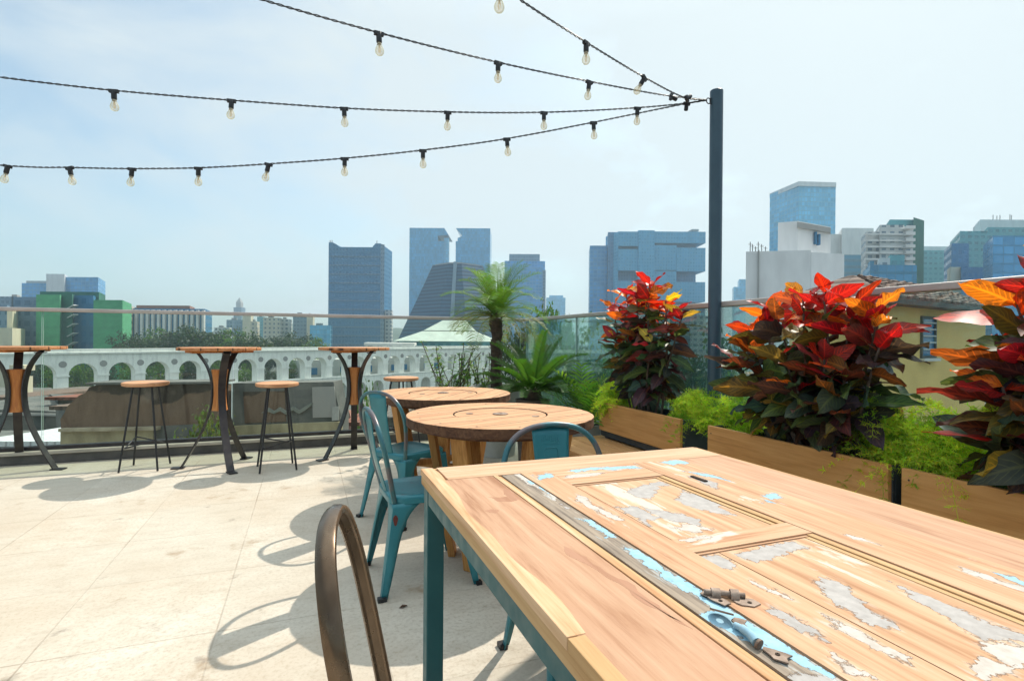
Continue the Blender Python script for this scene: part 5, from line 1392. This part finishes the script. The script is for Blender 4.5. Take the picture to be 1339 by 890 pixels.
# dark streaks in the plank are thin worn-in stains: own material areas
for k, s in enumerate(stn):
    mb = MB()
    p = rough_poly(s, 3, .12, k+40); ar = sum(p[i][0]*p[(i+1) % len(p)][1]-p[(i+1) % len(p)][0]*p[i][1] for i in range(len(p)))
    if ar > 0: p = p[::-1]
    mb.prism([(a, -b_) for a, b_ in p], ZT-.001, ZT+.0002); mb.build('stain', MT['stain'], tb)

# ------------------------------------------------------------------ plants in the planters
def leaf(mb, base, dirv, L, w, col, up=Vector((0,0,1)), droop=.4, fold=.25, wave=.0, n=6, mi=0, roll=0.0):
    d = dirv.normalized(); s = d.cross(up)
    if s.length < .05: s = d.cross(Vector((1,.3,0)))
    s.normalize()
    if roll: s = Matrix.Rotation(roll, 3, d) @ s
    nrm = s.cross(d).normalized(); rows = []; p = Vector(base); dd = d.copy()
    prof = lambda t: max(.03, math.sin(PI*min(1, t**.85))**.75)*(1-.18*t)
    ph = random.uniform(0, 6)
    for i in range(n+1):
        t = i/n; hw = w*.5*prof(t) if 0 < i < n else w*.03
        wv = wave*math.sin(t*13+ph)
        rows.append((p.copy(), s*hw, nrm*(fold*hw + wv*w*.35), nrm*(fold*hw - wv*w*.35), t))
        dd = (dd - Vector((0,0,1))*droop/n).normalized(); p = p + dd*L/n
        nrm = s.cross(dd).normalized()
    ids = []
    for p, sv, n1, n2, t in rows: ids.append((mb.pt(p - sv + n1), mb.pt(p), mb.pt(p + sv + n2), t))
    for a, b_ in zip(ids, ids[1:]):
        mb.face([a[0], a[1], b_[1], b_[0]], mi, col, [(0,a[3]),(.5,a[3]),(.5,b_[3]),(0,b_[3])])
        mb.face([a[1], a[2], b_[2], b_[1]], mi, col, [(.5,a[3]),(1,a[3]),(1,b_[3]),(.5,b_[3])])
REDS = [(.50,.035,.012),(.42,.02,.018),(.58,.10,.012),(.62,.17,.015),(.36,.012,.025),(.55,.06,.012)]
CRIM = [(.30,.012,.014),(.36,.016,.020),(.24,.012,.02),(.42,.03,.012)]
ORG = [(.62,.20,.02),(.60,.27,.025),(.66,.15,.02)]; YEL = [(.62,.44,.03),(.52,.42,.05),(.60,.36,.03)]
DRK = [(.040,.085,.045),(.050,.045,.052),(.070,.115,.045),(.060,.038,.045),(.10,.05,.04),(.045,.08,.055),(.085,.030,.04),(.085,.125,.04),(.16,.12,.03)]
MIDC = [(.10,.03,.02),(.09,.085,.02),(.16,.05,.02),(.06,.09,.03),(.20,.025,.025),(.22,.09,.02)]
def croton(name, label, origin, stems, seed, leafL=(.13,.20), pal=None):
    """stems: (tip x, tip y, tip z) offsets in terrace axes (x across, y along the planter)"""
    random.seed(seed); rnd = random.Random(seed)
    t = empty(name, origin, TA, label, 'plant', 'crotons in the planter boxes')
    mb = MB(); ms = MB()
    zmax = max(s[2] for s in stems)
    for (tx, ty, tz) in stems:
        b0 = Vector((rnd.uniform(-.04,.05), ty*.35+rnd.uniform(-.04,.04), -.04)); tip = Vector((tx, ty, tz))
        mid = b0.lerp(tip, .5) + Vector((rnd.uniform(-.03,.03), rnd.uniform(-.03,.03), -.02))
        path = smoothpath([b0, mid, tip], 6); ms.tube(path, [.009]*4+[.007]*5+[.005]*4, 6)
        nl = int(14 + 12*tz/zmax)
        for k in range(nl):
            u0_ = (.18 if seed == 11 else .30) if tz > .45 else .36
            u = u0_ + (1.01-u0_)*(k+.5)/nl; u = min(u, 1.0)
            i = min(int(u*12), 11); p = path[i].lerp(path[i+1], u*12-i)
            if p.z < .10: continue
            az = k*2.399 + rnd.uniform(-.4,.4); el = -.35 + .95*max(0, (u-.35)/.65)**1.3 + rnd.uniform(-.3,.3)
            d = Vector((math.cos(az)*math.cos(el), math.sin(az)*math.cos(el), math.sin(el)))
            if p.z < .15 and d.x < -.15: continue
            hh = p.z/zmax; youth = (u**1.6)*(.35+.65*hh) + rnd.uniform(-.10,.10)
            if youth > .66: col = rnd.choice((pal or REDS+ORG)); 
            elif youth > .52: col = rnd.choice(REDS[:2]+REDS[4:]+MIDC+MIDC)
            elif youth > .40: col = rnd.choice(MIDC+DRK+DRK)
            else: col = rnd.choice(DRK) if rnd.random() > .06 else rnd.choice(MIDC+[(.30,.24,.03),(.34,.15,.03)])
            col = tuple(c*rnd.uniform(.8,1.2) for c in col)
            L = rnd.uniform(*leafL)*(1.0 if u < .9 else .8)
            leaf(mb, p, d, L, L*rnd.uniform(.38,.55), col, droop=rnd.uniform(.1,1.0)*(1.3-u*.9), fold=rnd.uniform(.05,.4), wave=rnd.uniform(.1,.5), n=8, roll=rnd.gauss(0,.7))
    mb.build('foliage', MT['croton'], t, smooth=True, fix=False, angle=180); ms.build('stems', MT['stem'], t, smooth=True)
    return t
croton('croton_plant', 'slim croton with yellow tipped red leaves left of the dark blue post', T(2.32, 3.30, .62),
       [(-.02,.42,.80),(.03,.32,.90),(-.03,.10,.90),(.02,.00,.93),(-.05,-.10,.93),(-.06,-.30,.80),(.0,-.40,.70),(-.08,.18,.70),(-.09,.02,.62),(.07,.12,.80),(.06,-.16,.78),(-.10,-.20,.52),(-.09,.28,.55)], 3, (.15,.22), REDS+ORG+YEL+YEL+CRIM+CRIM)
croton('croton_plant', 'broad bushy croton with flame red tops over dark leaves in the middle planter', T(2.30, 1.86, .62),
       [(-.02,0.42,0.59),(.02,0.34,0.68),(-.06,0.24,0.70),(-.03,0.08,0.76),(.05,0.02,0.77),(-.06,-0.06,0.72),(-.02,-0.18,0.70),(.04,-0.24,0.68),(-.04,-0.30,0.63),(-.10,-0.35,0.52),(-.12,0.30,0.47),(-.13,0.10,0.47),(-.13,-0.12,0.45),(-.14,-0.24,0.41),(-.10,0.44,0.41),(-.16,0.00,0.32),(-.15,0.22,0.31),(-.16,-0.20,0.27)], 11, (.17,.25), REDS+CRIM+CRIM+CRIM+ORG+ORG+YEL[:1])
croton('croton_plant', 'croton with orange and crimson leaves cut by the right frame edge', T(2.34, .92, .60),
       [(-.02,.20,0.70),(.0,.10,0.77),(-.05,.0,0.76),(.03,-.08,0.77),(-.06,.22,0.52),(-.10,.12,0.56),(-.08,-.10,0.65),(-.13,.18,0.40),(-.12,.0,0.41),(-.10,-.22,0.54),(-.14,.20,0.23),(-.15,.05,0.27)], 23, (.18,.27), ORG+ORG+REDS+CRIM+CRIM)

def fern(label, origin, rad, hgt, n, seed, group='feathery green ferns among the crotons', down=.25):
    rnd = random.Random(seed); t = empty('asparagus_fern', origin, TA, label, 'fern', group); mb = MB()
    for k in range(n):
        az = rnd.uniform(0, 2*PI); el = rnd.uniform(.1, 1.5); L = hgt*rnd.uniform(.6,1.1)
        d = Vector((math.cos(az)*math.cos(el)*rad[0]/hgt, math.sin(az)*math.cos(el)*rad[1]/hgt, math.sin(el)))
        p = Vector((rnd.uniform(-.03,.03), rnd.uniform(-.12,.12)*rad[1]/.2, 0)); dd = d.copy(); seg = 13
        g0 = rnd.uniform(.75,1.25); base = (.56*g0,.70*g0,.09*g0) if rnd.random() > .25 else (.28*g0,.46*g0,.05*g0)
        pts = [p.copy()]
        for i in range(seg):
            dd = (dd + Vector((rnd.uniform(-.1,.1), rnd.uniform(-.1,.1), -down*(i/seg)*.9))); p = p + dd*L/seg; pts.append(p.copy())
        for i in range(1, seg+1):
            p = pts[i]; ax = (pts[i]-pts[i-1]).normalized(); s = ax.cross(Vector((0,0,1))); s = s.normalized() if s.length > .05 else Vector((1,0,0)); u_ = s.cross(ax)
            ln = .045*math.sin(PI*min(1,(i+1.2)/(seg+1.6)))+.012
            # main stem piece
            mb.poly([pts[i-1]-s*.0012, pts[i-1]+s*.0012, p+s*.001, p-s*.001], 0, base)
            for sd in (-1, 1):
                e = (s*sd + ax*.55 + u_*rnd.uniform(-.5,.5)).normalized()
                for q in range(5):
                    c = p + e*ln*(q+.5)/5
                    for r in range(2):
                        f = (e*.5 + s*rnd.uniform(-1,1) + u_*rnd.uniform(-1,1) + ax*rnd.uniform(-.6,1)).normalized(); w = e.cross(f)*.0023; l = rnd.uniform(.011,.020)
                        mb.poly([c-w, c+w, c+f*l+w*.3, c+f*l-w*.3], 0, tuple(b_*rnd.uniform(.8,1.25) for b_ in base))
    mb.build('fronds', MT['needle'], t, fix=False)
    return t
fern('small fern at the far end of the left planter box', T(2.27, 3.62, .63), (.19,.19), .33, 80, 1)
fern('fern spilling from the near end of the left planter beside the post', T(2.33, 2.76, .60), (.18,.22), .40, 90, 2)
fern('fern tuft right behind the dark blue post', T(2.36, 2.44, .62), (.16,.18), .34, 60, 3)
fern('largest bright fern between the middle and right planters', T(2.34, 1.45, .63), (.18,.36), .50, 160, 4)
fern('fern under the orange croton at the right frame edge', T(2.36, .95, .615), (.14,.28), .30, 90, 6)
def tendril(label, origin, dirv, L, seed):
    pass

# ------------------------------------------------------------------ potted palms behind the spool tables
def pinnate(mb, base, d, L, nl, ll, lw, droop, col, tip=.3, lift=.55, vshape=.5, rnd=random, mi=0, stem=.006, ldroop=.25):
    p = Vector(base); dd = Vector(d).normalized(); pts = [p.copy()]; seg = 14
    for i in range(seg):
        dd = (dd - Vector((0,0,1))*droop/seg*(.4+1.2*i/seg)).normalized(); p = p + dd*L/seg; pts.append(p.copy())
    mb.tube(pts, [stem*(1-.8*i/seg) for i in range(seg+1)], 5, mi)
    for k in range(len(mb.f)-seg*5-2, len(mb.f)): mb.c[k] = tuple(c*1.1 for c in col)
    for k in range(nl):
        t = .12 + .88*k/(nl-1); i = min(int(t*seg), seg-1); c = pts[i].lerp(pts[i+1], t*seg-i); ax = (pts[i+1]-pts[i]).normalized()
        s = ax.cross(Vector((0,0,1))); s = s.normalized() if s.length > .05 else Vector((1,0,0)); u_ = s.cross(ax)
        ln = ll*max(tip, math.sin(PI*(.12+.80*t))**.6)
        for sd in (-1, 1):
            e = (s*sd + ax*lift + u_*(vshape+rnd.uniform(-.12,.12))).normalized(); q = c.copy(); w = e.cross(u_).normalized()*lw*.5
            m1 = c + e*ln*.5; e2 = (e - Vector((0,0,ldroop))).normalized(); m2 = m1 + e2*ln*.5
            cc = tuple(x*rnd.uniform(.8,1.2) for x in col)
            mb.poly([c-w*.6, c+w*.6, m1+w, m1-w], mi, cc); mb.poly([m1-w, m1+w, m2+w*.1, m2-w*.1], mi, cc)
def pot(t, r0, r1, h, mm, soil=True):
    mb = MB(); mb.lathe([(0,0),(r0,0),(r0+.004,.01),(r1,h-.012),(r1+.004,h-.006),(r1+.003,h),(r1-.012,h),(r1-.018,h-.05),(0,h-.05)], n=36); mb.build('pot', mm, t, smooth=True, angle=40)
    mb = MB(); mb.lathe([(0,h-.04),(r1*.5,h-.036),(r1-.019,h-.042)], n=24); mb.build('soil', MT['soil'], t)
rnd = random.Random(5)
pl = at(649, 440, 5.35); dp = empty('date_palm', (pl.x, pl.y, .001), 0, 'potted date palm with short dark trunk and arching fronds', 'palm')
pot(dp, .19, .25, .68, MT['pot_white'])
TZ = at(649, 412, 5.35).z
mb = MB(); path = [Vector((.008*math.sin(k*1.3), .006*math.cos(k), .63+(TZ-.66)*k/14)) for k in range(15)]
mb.tube(path, [.052+.010*(k % 2)+(.012 if k > 11 else 0)-.0005*k for k in range(15)], 12); tk = mb.build('trunk', MT['bark'], dp, smooth=True, angle=80)
mb = MB()
for k in range(60):
    z = .66+(TZ-.62)*(k/60); a = k*2.4; c = Vector((.05*math.cos(a), .05*math.sin(a), z)); o = Vector((math.cos(a), math.sin(a), 1.2)).normalized(); s = Vector((-math.sin(a), math.cos(a), 0))
    mb.poly([c-s*.02, c+s*.02, c+o*.05+s*.008, c+o*.05-s*.008])
mb.build('frond_stubs', MT['bark'], dp)
mb = MB()
for k in range(36):
    az = k*2.399+rnd.uniform(-.2,.2); el = [1.35, 1.1, .8, .5, .2][min(4, k//7)] + rnd.uniform(-.12,.12)
    d = Vector((math.cos(az)*math.cos(el), math.sin(az)*math.cos(el), math.sin(el)))
    g0 = rnd.uniform(.8,1.25); col = (.14*g0,.26*g0,.045*g0) if k < 27 else (.20*g0,.22*g0,.055*g0)
    pinnate(mb, Vector((0,0,TZ-.02)), d, rnd.uniform(.48,.64), 30, .16, .008, rnd.uniform(1.2,2.1), col, rnd=rnd, vshape=.35, ldroop=.4)
mb.build('fronds', MT['leaf'], dp, fix=False)
ps = at(697, 440, 4.9); sg = empty('sago_palm', (ps.x, ps.y, .001), 0, 'potted sago palm with stiff dark green fronds below the date palm', 'palm')
pot(sg, .12, .155, .60, MT['pot_brown'])
mb = MB(); mb.lathe([(0,.54),(.07,.55),(.085,.60),(.08,.66),(.05,.70),(0,.71)], n=14); mb.build('trunk', MT['bark'], sg, smooth=True)
mb = MB()
for k in range(40):
    az = k*2.399+.2; el = 1.25 - 1.25*(k/40)**.75 + rnd.uniform(-.1,.1)
    d = Vector((math.cos(az)*math.cos(el), math.sin(az)*math.cos(el), math.sin(el))); g0 = rnd.uniform(.8,1.2)
    pinnate(mb, Vector((.03*math.cos(az), .03*math.sin(az), .68)), d, rnd.uniform(.48,.62), 48, .09, .010, rnd.uniform(.6,1.2), (.06*g0,.145*g0,.028*g0), rnd=rnd, vshape=.5, ldroop=.05, lift=.7)
mb.build('fronds', MT['leaf'], sg, fix=False)
def shrub(name, label, cat, origin, n, hgt, spread, leafL, leafW, cols, seed, potspec=None, z0=.5):
    rnd = random.Random(seed); random.seed(seed); t = empty(name, origin, 0, label, cat)
    if potspec: pot(t, *potspec)
    mb = MB(); ms = MB()
    for k in range(n):
        az = rnd.uniform(0, 2*PI); rr = spread*math.sqrt(rnd.random()); tip = Vector((rr*math.cos(az), rr*math.sin(az), z0+hgt*rnd.uniform(.45,1)))
        b0 = Vector((rnd.uniform(-.05,.05), rnd.uniform(-.05,.05), z0-.08)); path = smoothpath([b0, b0.lerp(tip,.5)+Vector((rnd.uniform(-.06,.06), rnd.uniform(-.06,.06), .03)), tip], 5)
        ms.tube(path, .004, 5)
        for j in range(14):
            u = .25+.75*j/13; i = min(int(u*10), 9); p = path[i].lerp(path[i+1], u*10-i); a2 = j*2.4+rnd.uniform(-.5,.5); el = rnd.uniform(-.2,.9)
            d = Vector((math.cos(a2)*math.cos(el), math.sin(a2)*math.cos(el), math.sin(el))); L = leafL*rnd.uniform(.7,1.2)
            leaf(mb, p, d, L, leafW*L, tuple(c*rnd.uniform(.75,1.3) for c in rnd.choice(cols)), n=4, droop=rnd.uniform(.2,.9), fold=.2)
    mb.build('foliage', MT['leaf'], t, fix=False, smooth=True, angle=180); ms.build('stems', MT['stem'], t, smooth=True)
    return t
GR = [(.14,.27,.06),(.19,.33,.07),(.10,.20,.05)]; LG = [(.22,.36,.05),(.17,.30,.05),(.28,.40,.07)]
p = at(592, 440, 5.45); shrub('potted_shrub', 'twiggy leafy shrub in a grey pot behind the rear spool table', 'shrub', (p.x, p.y, .001), 22, .66, .34, .075, .5, GR, 31, (.15,.19,.50,MT['pot_grey']), z0=.48)
p = at(625, 440, 5.62); shrub('potted_shrub', 'fine leaved shrub left of the date palm trunk', 'shrub', (p.x, p.y, .001), 20, .62, .20, .07, .4, LG+GR, 32, (.11,.14,.42,MT['pot_grey']), z0=.42)
p = T(2.28, 4.12); ar = empty('areca_palm', (p.x, p.y, .001), 0, 'light green bamboo like palm between the sago palm and the planters', 'palm')
pot(ar, .13, .16, .42, MT['pot_grey'])
mb = MB()
for k in range(13):
    az = rnd.uniform(0, 2*PI); el = rnd.uniform(.75,1.45); d = Vector((math.cos(az)*math.cos(el), math.sin(az)*math.cos(el), math.sin(el))); g0 = rnd.uniform(.85,1.25)
    pinnate(mb, Vector((rnd.uniform(-.05,.05), rnd.uniform(-.05,.05), .38)), d, rnd.uniform(.45,.62), 14, .17, .020, rnd.uniform(1.0,1.8), (.17*g0,.33*g0,.05*g0), rnd=rnd, vshape=.3, ldroop=.35, lift=.8)
mb.build('fronds', MT['leaf'], ar, fix=False)

# ------------------------------------------------------------------ trees outside
def make_tree(name, seed, cols, nclump=34, leaves=75, lsz=.42, rx=4.0, rz=3.0, trunk=5.0):
    rnd = random.Random(seed); t = empty(name); mb = MB(); mt = MB()
    mt.tube([(0,0,0),(.1,.05,trunk*.5),(.0,.1,trunk),(.1,0,trunk+rz*.7)], [.34,.26,.2,.08], 9)
    for k in range(nclump):
        a = k*2.399; v = 1-2*(k+.5)/nclump; r = math.sqrt(max(0, 1-v*v)); q = rnd.uniform(.45,1.0)
        c = Vector((rx*r*math.cos(a)*q*rnd.uniform(.8,1.15), rx*r*math.sin(a)*q*rnd.uniform(.8,1.15), trunk+rz*.8+rz*v*q))
        if k % 4 == 0: mt.tube([(0,0,trunk*.9),(c.x*.5,c.y*.5,(trunk+c.z)/2),(c.x,c.y,c.z)], [.12,.08,.03], 6)
        cr = rnd.uniform(.7,1.35)*rx*.28; base = rnd.choice(cols)
        for j in range(leaves):
            o = Vector((rnd.gauss(0,1), rnd.gauss(0,1), rnd.gauss(0,.8))); o = o.normalized()*cr*rnd.random()**.5 if o.length else o
            nrm = (o.normalized() + Vector((rnd.uniform(-1,1), rnd.uniform(-1,1), rnd.uniform(-.3,1.2)))).normalized()
            s = nrm.cross(Vector((rnd.uniform(-1,1), rnd.uniform(-1,1), rnd.uniform(-1,1)))).normalized(); w = nrm.cross(s); l = lsz*rnd.uniform(.6,1.2); p = c + o
            mb.poly([p-s*l*.5, p+w*l*.28, p+s*l*.5, p-w*l*.28], 0, tuple(x*rnd.uniform(.75,1.25) for x in base))
    mb.build('crown', MT['leaf'], t, fix=False); mt.build('trunk', MT['bark'], t, smooth=True)
    return t
DG = [(.035,.06,.03),(.045,.075,.03),(.03,.05,.028)]; MG = [(.09,.18,.03),(.12,.22,.04),(.07,.14,.03)]; YG = [(.15,.20,.05),(.12,.17,.04),(.10,.15,.035)]
protoA = make_tree('broadleaf_tree', 1, DG, 40, 80); protoB = make_tree('broadleaf_tree', 2, MG, 36, 80); protoC = make_tree('broadleaf_tree', 3, YG, 30, 80, .36, 3.4, 2.8)
used = {id(protoA): 0, id(protoB): 0, id(protoC): 0}
def tree(proto, px_, ytop, d, label, group, wide=None, base=GZ):
    """crown top seen at (px_, ytop)"""
    o = proto if not used[id(proto)] else copy_tree(proto); used[id(proto)] += 1
    p = at(px_, ytop, d); hh = p.z - base
    rx_ = {id(protoA): 4.0, id(protoB): 4.0, id(protoC): 3.4}[id(proto)]; full = 5+3.0*1.9
    sz = hh/full; sx = (wide/2/rx_) if wide else sz
    o.location = (p.x, p.y, base); o.scale = (sx, sx, sz); o.rotation_euler.z = (used[id(proto)]*1.9) % 6.28
    tag(o, label, 'tree', group); return o
GA = 'dark trees rising behind the arches'
for i, (x, y, d, w, lab) in enumerate([(172,433,160,13,'rounded tree at the foot of the columned office slab, leftmost of the dark row'),(190,436,150,12,'low dark tree under the left half of the columned slab'),(208,429,170,15,'paler rounded tree in front of the third slab column'),(228,427,165,17,'tall dark tree in the middle of the columned slab'),(248,425,160,18,'dark tree touching the right end of the columned slab'),(268,426,165,18,'dark tree right above the second bar table top'),(288,428,170,17,'dark tree under the clock tower, left of it'),(306,431,165,16,'dark tree directly below the clock tower'),(326,434,160,14,'dark tree right of the clock tower with ragged top'),
      (352,438,190,15,'left tree of the dark clump before the narrow beige block'),(372,433,195,19,'tallest tree of the dark clump left of the dark tower'),(392,437,190,16,'third tree of the dark clump left of the dark tower'),(412,442,190,15,'low dark tree beside the dark tower base'),(340,446,175,10,'small tree in the gap between the two dark tree clumps')]):
    tree(protoA if i % 5 != 2 else protoB, x, y, d, lab, GA, w)
GB = 'green trees seen through the arches'
for i, (x, y, d, w, lab) in enumerate([(41,478,128,8,'shadowy tree filling the arch beside the left bar table'),(82,474,120,7.5,'round green tree inside the second arch from the left'),(112,488,122,5,'low tree beside the pier right of the round green one'),(132,484,126,7,'tree low in the third arch from the left'),(177,478,126,7,'bright tree in the arch above the left bar stool seat'),(217,474,128,7.5,'leafy tree in the fifth arch from the left'),(255,476,135,8,'tree in the arch behind the second bar table legs'),(291,480,135,7,'tree in the arch just right of the second bar table wood'),(322,488,140,6,'small tree in the arch right of the glass joint'),(354,494,144,6,'tree partly hidden by the middle bar stool'),(384,478,150,7,'narrow dark tree in the arch right of the middle bar stool'),(414,478,155,7,'tree in the arch left of the third bar table')]):
    tree(protoB if i % 3 else protoA, x, y-13, d, lab, GB, w*1.05)
tree(protoC, 268, 497, 26, 'yellow green bush top between ruin and patched wall', 'bushes by the neighbouring walls', 3.0)
tree(protoC, 276, 502, 8.75, 'sunny bush growing before the dark doorway of the ruined wall', 'bushes by the neighbouring walls', 1.05, -4)
tree(protoB, 452, 503, 22, 'green tree behind the third bar table', 'bushes by the neighbouring walls', 2.6)
tree(protoB, 482, 512, 26, 'green tree right of the third bar table wood', 'bushes by the neighbouring walls', 2.6)
GD = 'trees beyond the teal side glass'
for i, (x, y, d, w, lab) in enumerate([(690,404,60,7,'big dark tree behind the date palm fronds'),(722,402,52,7.5,'tall dark tree right of the date palm'),(752,420,45,6,'lighter tree behind the glass corner right of the tall dark one'),(775,446,36,6,'tree low behind the glass left of the slim croton'),(800,436,40,6,'tree behind the left edge of the slim croton'),(838,440,44,7,'tree hidden behind the slim croton leaves'),(878,446,38,6,'tree behind glass between slim croton and post'),(735,468,30,5,'low bush behind the sago palm tips'),(700,470,34,5,'bush behind the glass above the sago palm'),(915,436,40,6,'tree just left of the post behind the glass'),(960,432,30,5,'tree behind glass right of the post')]):
    tree([protoA, protoB, protoB][i % 3], x, y, d, lab, GD, w)
for i, (x, y, d, w, lab) in enumerate([(905,482,9.0,1.6,'yellow green bush left of the post beyond the glass'),(948,470,8.5,1.7,'yellow green bush right of the post beyond the glass'),(985,480,8.0,1.6,'sunlit bush behind the left side of the broad croton'),(868,500,10.5,1.7,'sunlit bush behind the slim croton stems'),(1130,500,8.0,1.5,'bush at the foot of the yellow house wall')]):
    tree(protoC, x, y, d, lab, 'sunlit bushes along the yellow house', w, -4)

# ------------------------------------------------------------------ put every root at the base of its thing
bpy.context.view_layer.update()
for o in [x for x in bpy.data.objects if x.parent is None and x.type == 'EMPTY' and x.location.length < 1e-6]:
    ds = []
    def walk(q):
        for c in KIDS(q): ds.append(c); walk(c)
    walk(o)
    pts = [c.matrix_world @ Vector(v) for c in ds if c.type == 'MESH' for v in c.bound_box]
    if not pts: continue
    lo = Vector((min(p.x for p in pts), min(p.y for p in pts), min(p.z for p in pts))); hi = Vector((max(p.x for p in pts), max(p.y for p in pts), 0))
    s = Vector(((lo.x+hi.x)/2, (lo.y+hi.y)/2, lo.z)); o.location = s
    for c in KIDS(o): c.location = c.location - s

# ------------------------------------------------------------------ light, air, sky, camera
EL, AZ = R(50), R(38)
sd = Vector((math.sin(AZ)*math.cos(EL), math.cos(AZ)*math.cos(EL), math.sin(EL)))
L = bpy.data.lights.new('sun', 'SUN'); L.energy = 3.2; L.angle = R(.55); L.color = (1, .93, .82)
so = bpy.data.objects.new('sun', L); C.objects.link(so); so.location = (6, 8, 12); so.rotation_euler = (-sd).to_track_quat('-Z', 'Y').to_euler()

hz = MB(); hz.box((-1600, -1200, GZ-1), (1600, 1700, 165))
hm = NT('haze'); pv = hm.n('ShaderNodeVolumePrincipled'); hm.set(pv, Color=(.66,.88,1.0), Density=.00045, Anisotropy=.2)
hm.l(pv.outputs[0], hm.out.inputs['Volume'])
ho = hz.build('haze', hm.mat); tag(ho, kind='stuff')

w = bpy.data.worlds.new('World'); scene.world = w; w.use_nodes = True
nt = w.node_tree; nt.nodes.clear()
def wn(t, **k):
    n_ = nt.nodes.new(t)
    for a, b_ in k.items(): setattr(n_, a, b_)
    return n_
out = wn('ShaderNodeOutputWorld'); bg = wn('ShaderNodeBackground'); sky = wn('ShaderNodeTexSky', sky_type='NISHITA')
sky.sun_disc = False; sky.sun_elevation = EL; sky.sun_rotation = AZ; sky.air_density = 1.0; sky.dust_density = 2.5; sky.ozone_density = 1.2
tn = wn('ShaderNodeMix', data_type='RGBA', blend_type='MULTIPLY'); tn.inputs[0].default_value = 1; tn.inputs[7].default_value = (.90, 1.05, 1.0, 1); nt.links.new(sky.outputs[0], tn.inputs[6]); nt.links.new(tn.outputs[2], bg.inputs[0]); bg.inputs[1].default_value = .12
# thin cloud veil: white cloud in the sky itself, thicker towards the sun
tc = wn('ShaderNodeTexCoord'); mp = wn('ShaderNodeMapping'); mp.inputs['Scale'].default_value = (1.6, 1.6, 3.2); nt.links.new(tc.outputs['Generated'], mp.inputs[0])
nz = wn('ShaderNodeTexNoise'); nz.inputs['Scale'].default_value = 1.9; nz.inputs['Detail'].default_value = 7; nz.inputs['Roughness'].default_value = .55; nz.inputs['Distortion'].default_value = .4
nt.links.new(mp.outputs[0], nz.inputs['Vector'])
rp = wn('ShaderNodeValToRGB'); rp.color_ramp.elements[0].position = .22; rp.color_ramp.elements[1].position = .64
dt = wn('ShaderNodeVectorMath', operation='DOT_PRODUCT'); dt.inputs[1].default_value = Vector((math.sin(R(30))*math.cos(R(38)), math.cos(R(30))*math.cos(R(38)), math.sin(R(38))))
nt.links.new(tc.outputs['Generated'], dt.inputs[0])
mr = wn('ShaderNodeMapRange'); mr.inputs['From Min'].default_value = .45; mr.inputs['From Max'].default_value = 1.0; mr.inputs['To Min'].default_value = -.09; mr.inputs['To Max'].default_value = .26
nt.links.new(dt.outputs['Value'], mr.inputs[0])
ad = wn('ShaderNodeMath', operation='ADD'); nt.links.new(nz.outputs[0], ad.inputs[0]); nt.links.new(mr.outputs[0], ad.inputs[1]); nt.links.new(ad.outputs[0], rp.inputs[0])
bc2 = wn('ShaderNodeBackground'); bc2.inputs[0].default_value = (.88, .97, 1, 1); bc2.inputs[1].default_value = .53
# cloud layer brightened and thickened overhead, out of view, as added fill light
sxyz = wn('ShaderNodeSeparateXYZ'); nt.links.new(tc.outputs['Generated'], sxyz.inputs[0])
zr = wn('ShaderNodeMapRange'); zr.inputs['From Min'].default_value = .50; zr.inputs['From Max'].default_value = .95; zr.inputs['To Min'].default_value = .56; zr.inputs['To Max'].default_value = 1.1
nt.links.new(sxyz.outputs[2], zr.inputs[0]); nt.links.new(zr.outputs[0], bc2.inputs[1])
za = wn('ShaderNodeMapRange'); za.inputs['From Min'].default_value = .50; za.inputs['From Max'].default_value = .9; za.inputs['To Min'].default_value = 0; za.inputs['To Max'].default_value = .25
nt.links.new(sxyz.outputs[2], za.inputs[0]); ad2 = wn('ShaderNodeMath', operation='ADD'); nt.links.new(mr.outputs[0], ad2.inputs[0]); nt.links.new(za.outputs[0], ad2.inputs[1]); nt.links.new(ad2.outputs[0], ad.inputs[1])
mx = wn('ShaderNodeMixShader'); ml = wn('ShaderNodeMath', operation='MULTIPLY'); ml.inputs[1].default_value = .93
nt.links.new(rp.outputs[0], ml.inputs[0]); nt.links.new(ml.outputs[0], mx.inputs[0]); nt.links.new(bg.outputs[0], mx.inputs[1]); nt.links.new(bc2.outputs[0], mx.inputs[2]); nt.links.new(mx.outputs[0], out.inputs[0])

cd = bpy.data.cameras.new('camera'); cd.sensor_width = 36; cd.lens = 700/1339*36; cd.clip_start = .02; cd.clip_end = 6000
co = bpy.data.objects.new('camera', cd); C.objects.link(co)
M = Matrix((RIGHT, UP, -FWD)).transposed().to_4x4(); M.translation = Vector((0, 0, H)); co.matrix_world = M
scene.camera = co
vs = scene.view_settings; vs.view_transform = 'Standard'; vs.look = 'None'; vs.exposure = .69; vs.gamma = 1; vs.use_curve_mapping = False
cy_ = scene.cycles; cy_.use_denoising = True
try: cy_.denoiser = 'OPENIMAGEDENOISE'
except Exception: pass
cy_.max_bounces = 8; cy_.transparent_max_bounces = 24; cy_.diffuse_bounces = 3; cy_.glossy_bounces = 3; cy_.volume_bounces = 0; cy_.caustics_reflective = False; cy_.caustics_refractive = False
cy_.use_adaptive_sampling = True; cy_.adaptive_threshold = .02
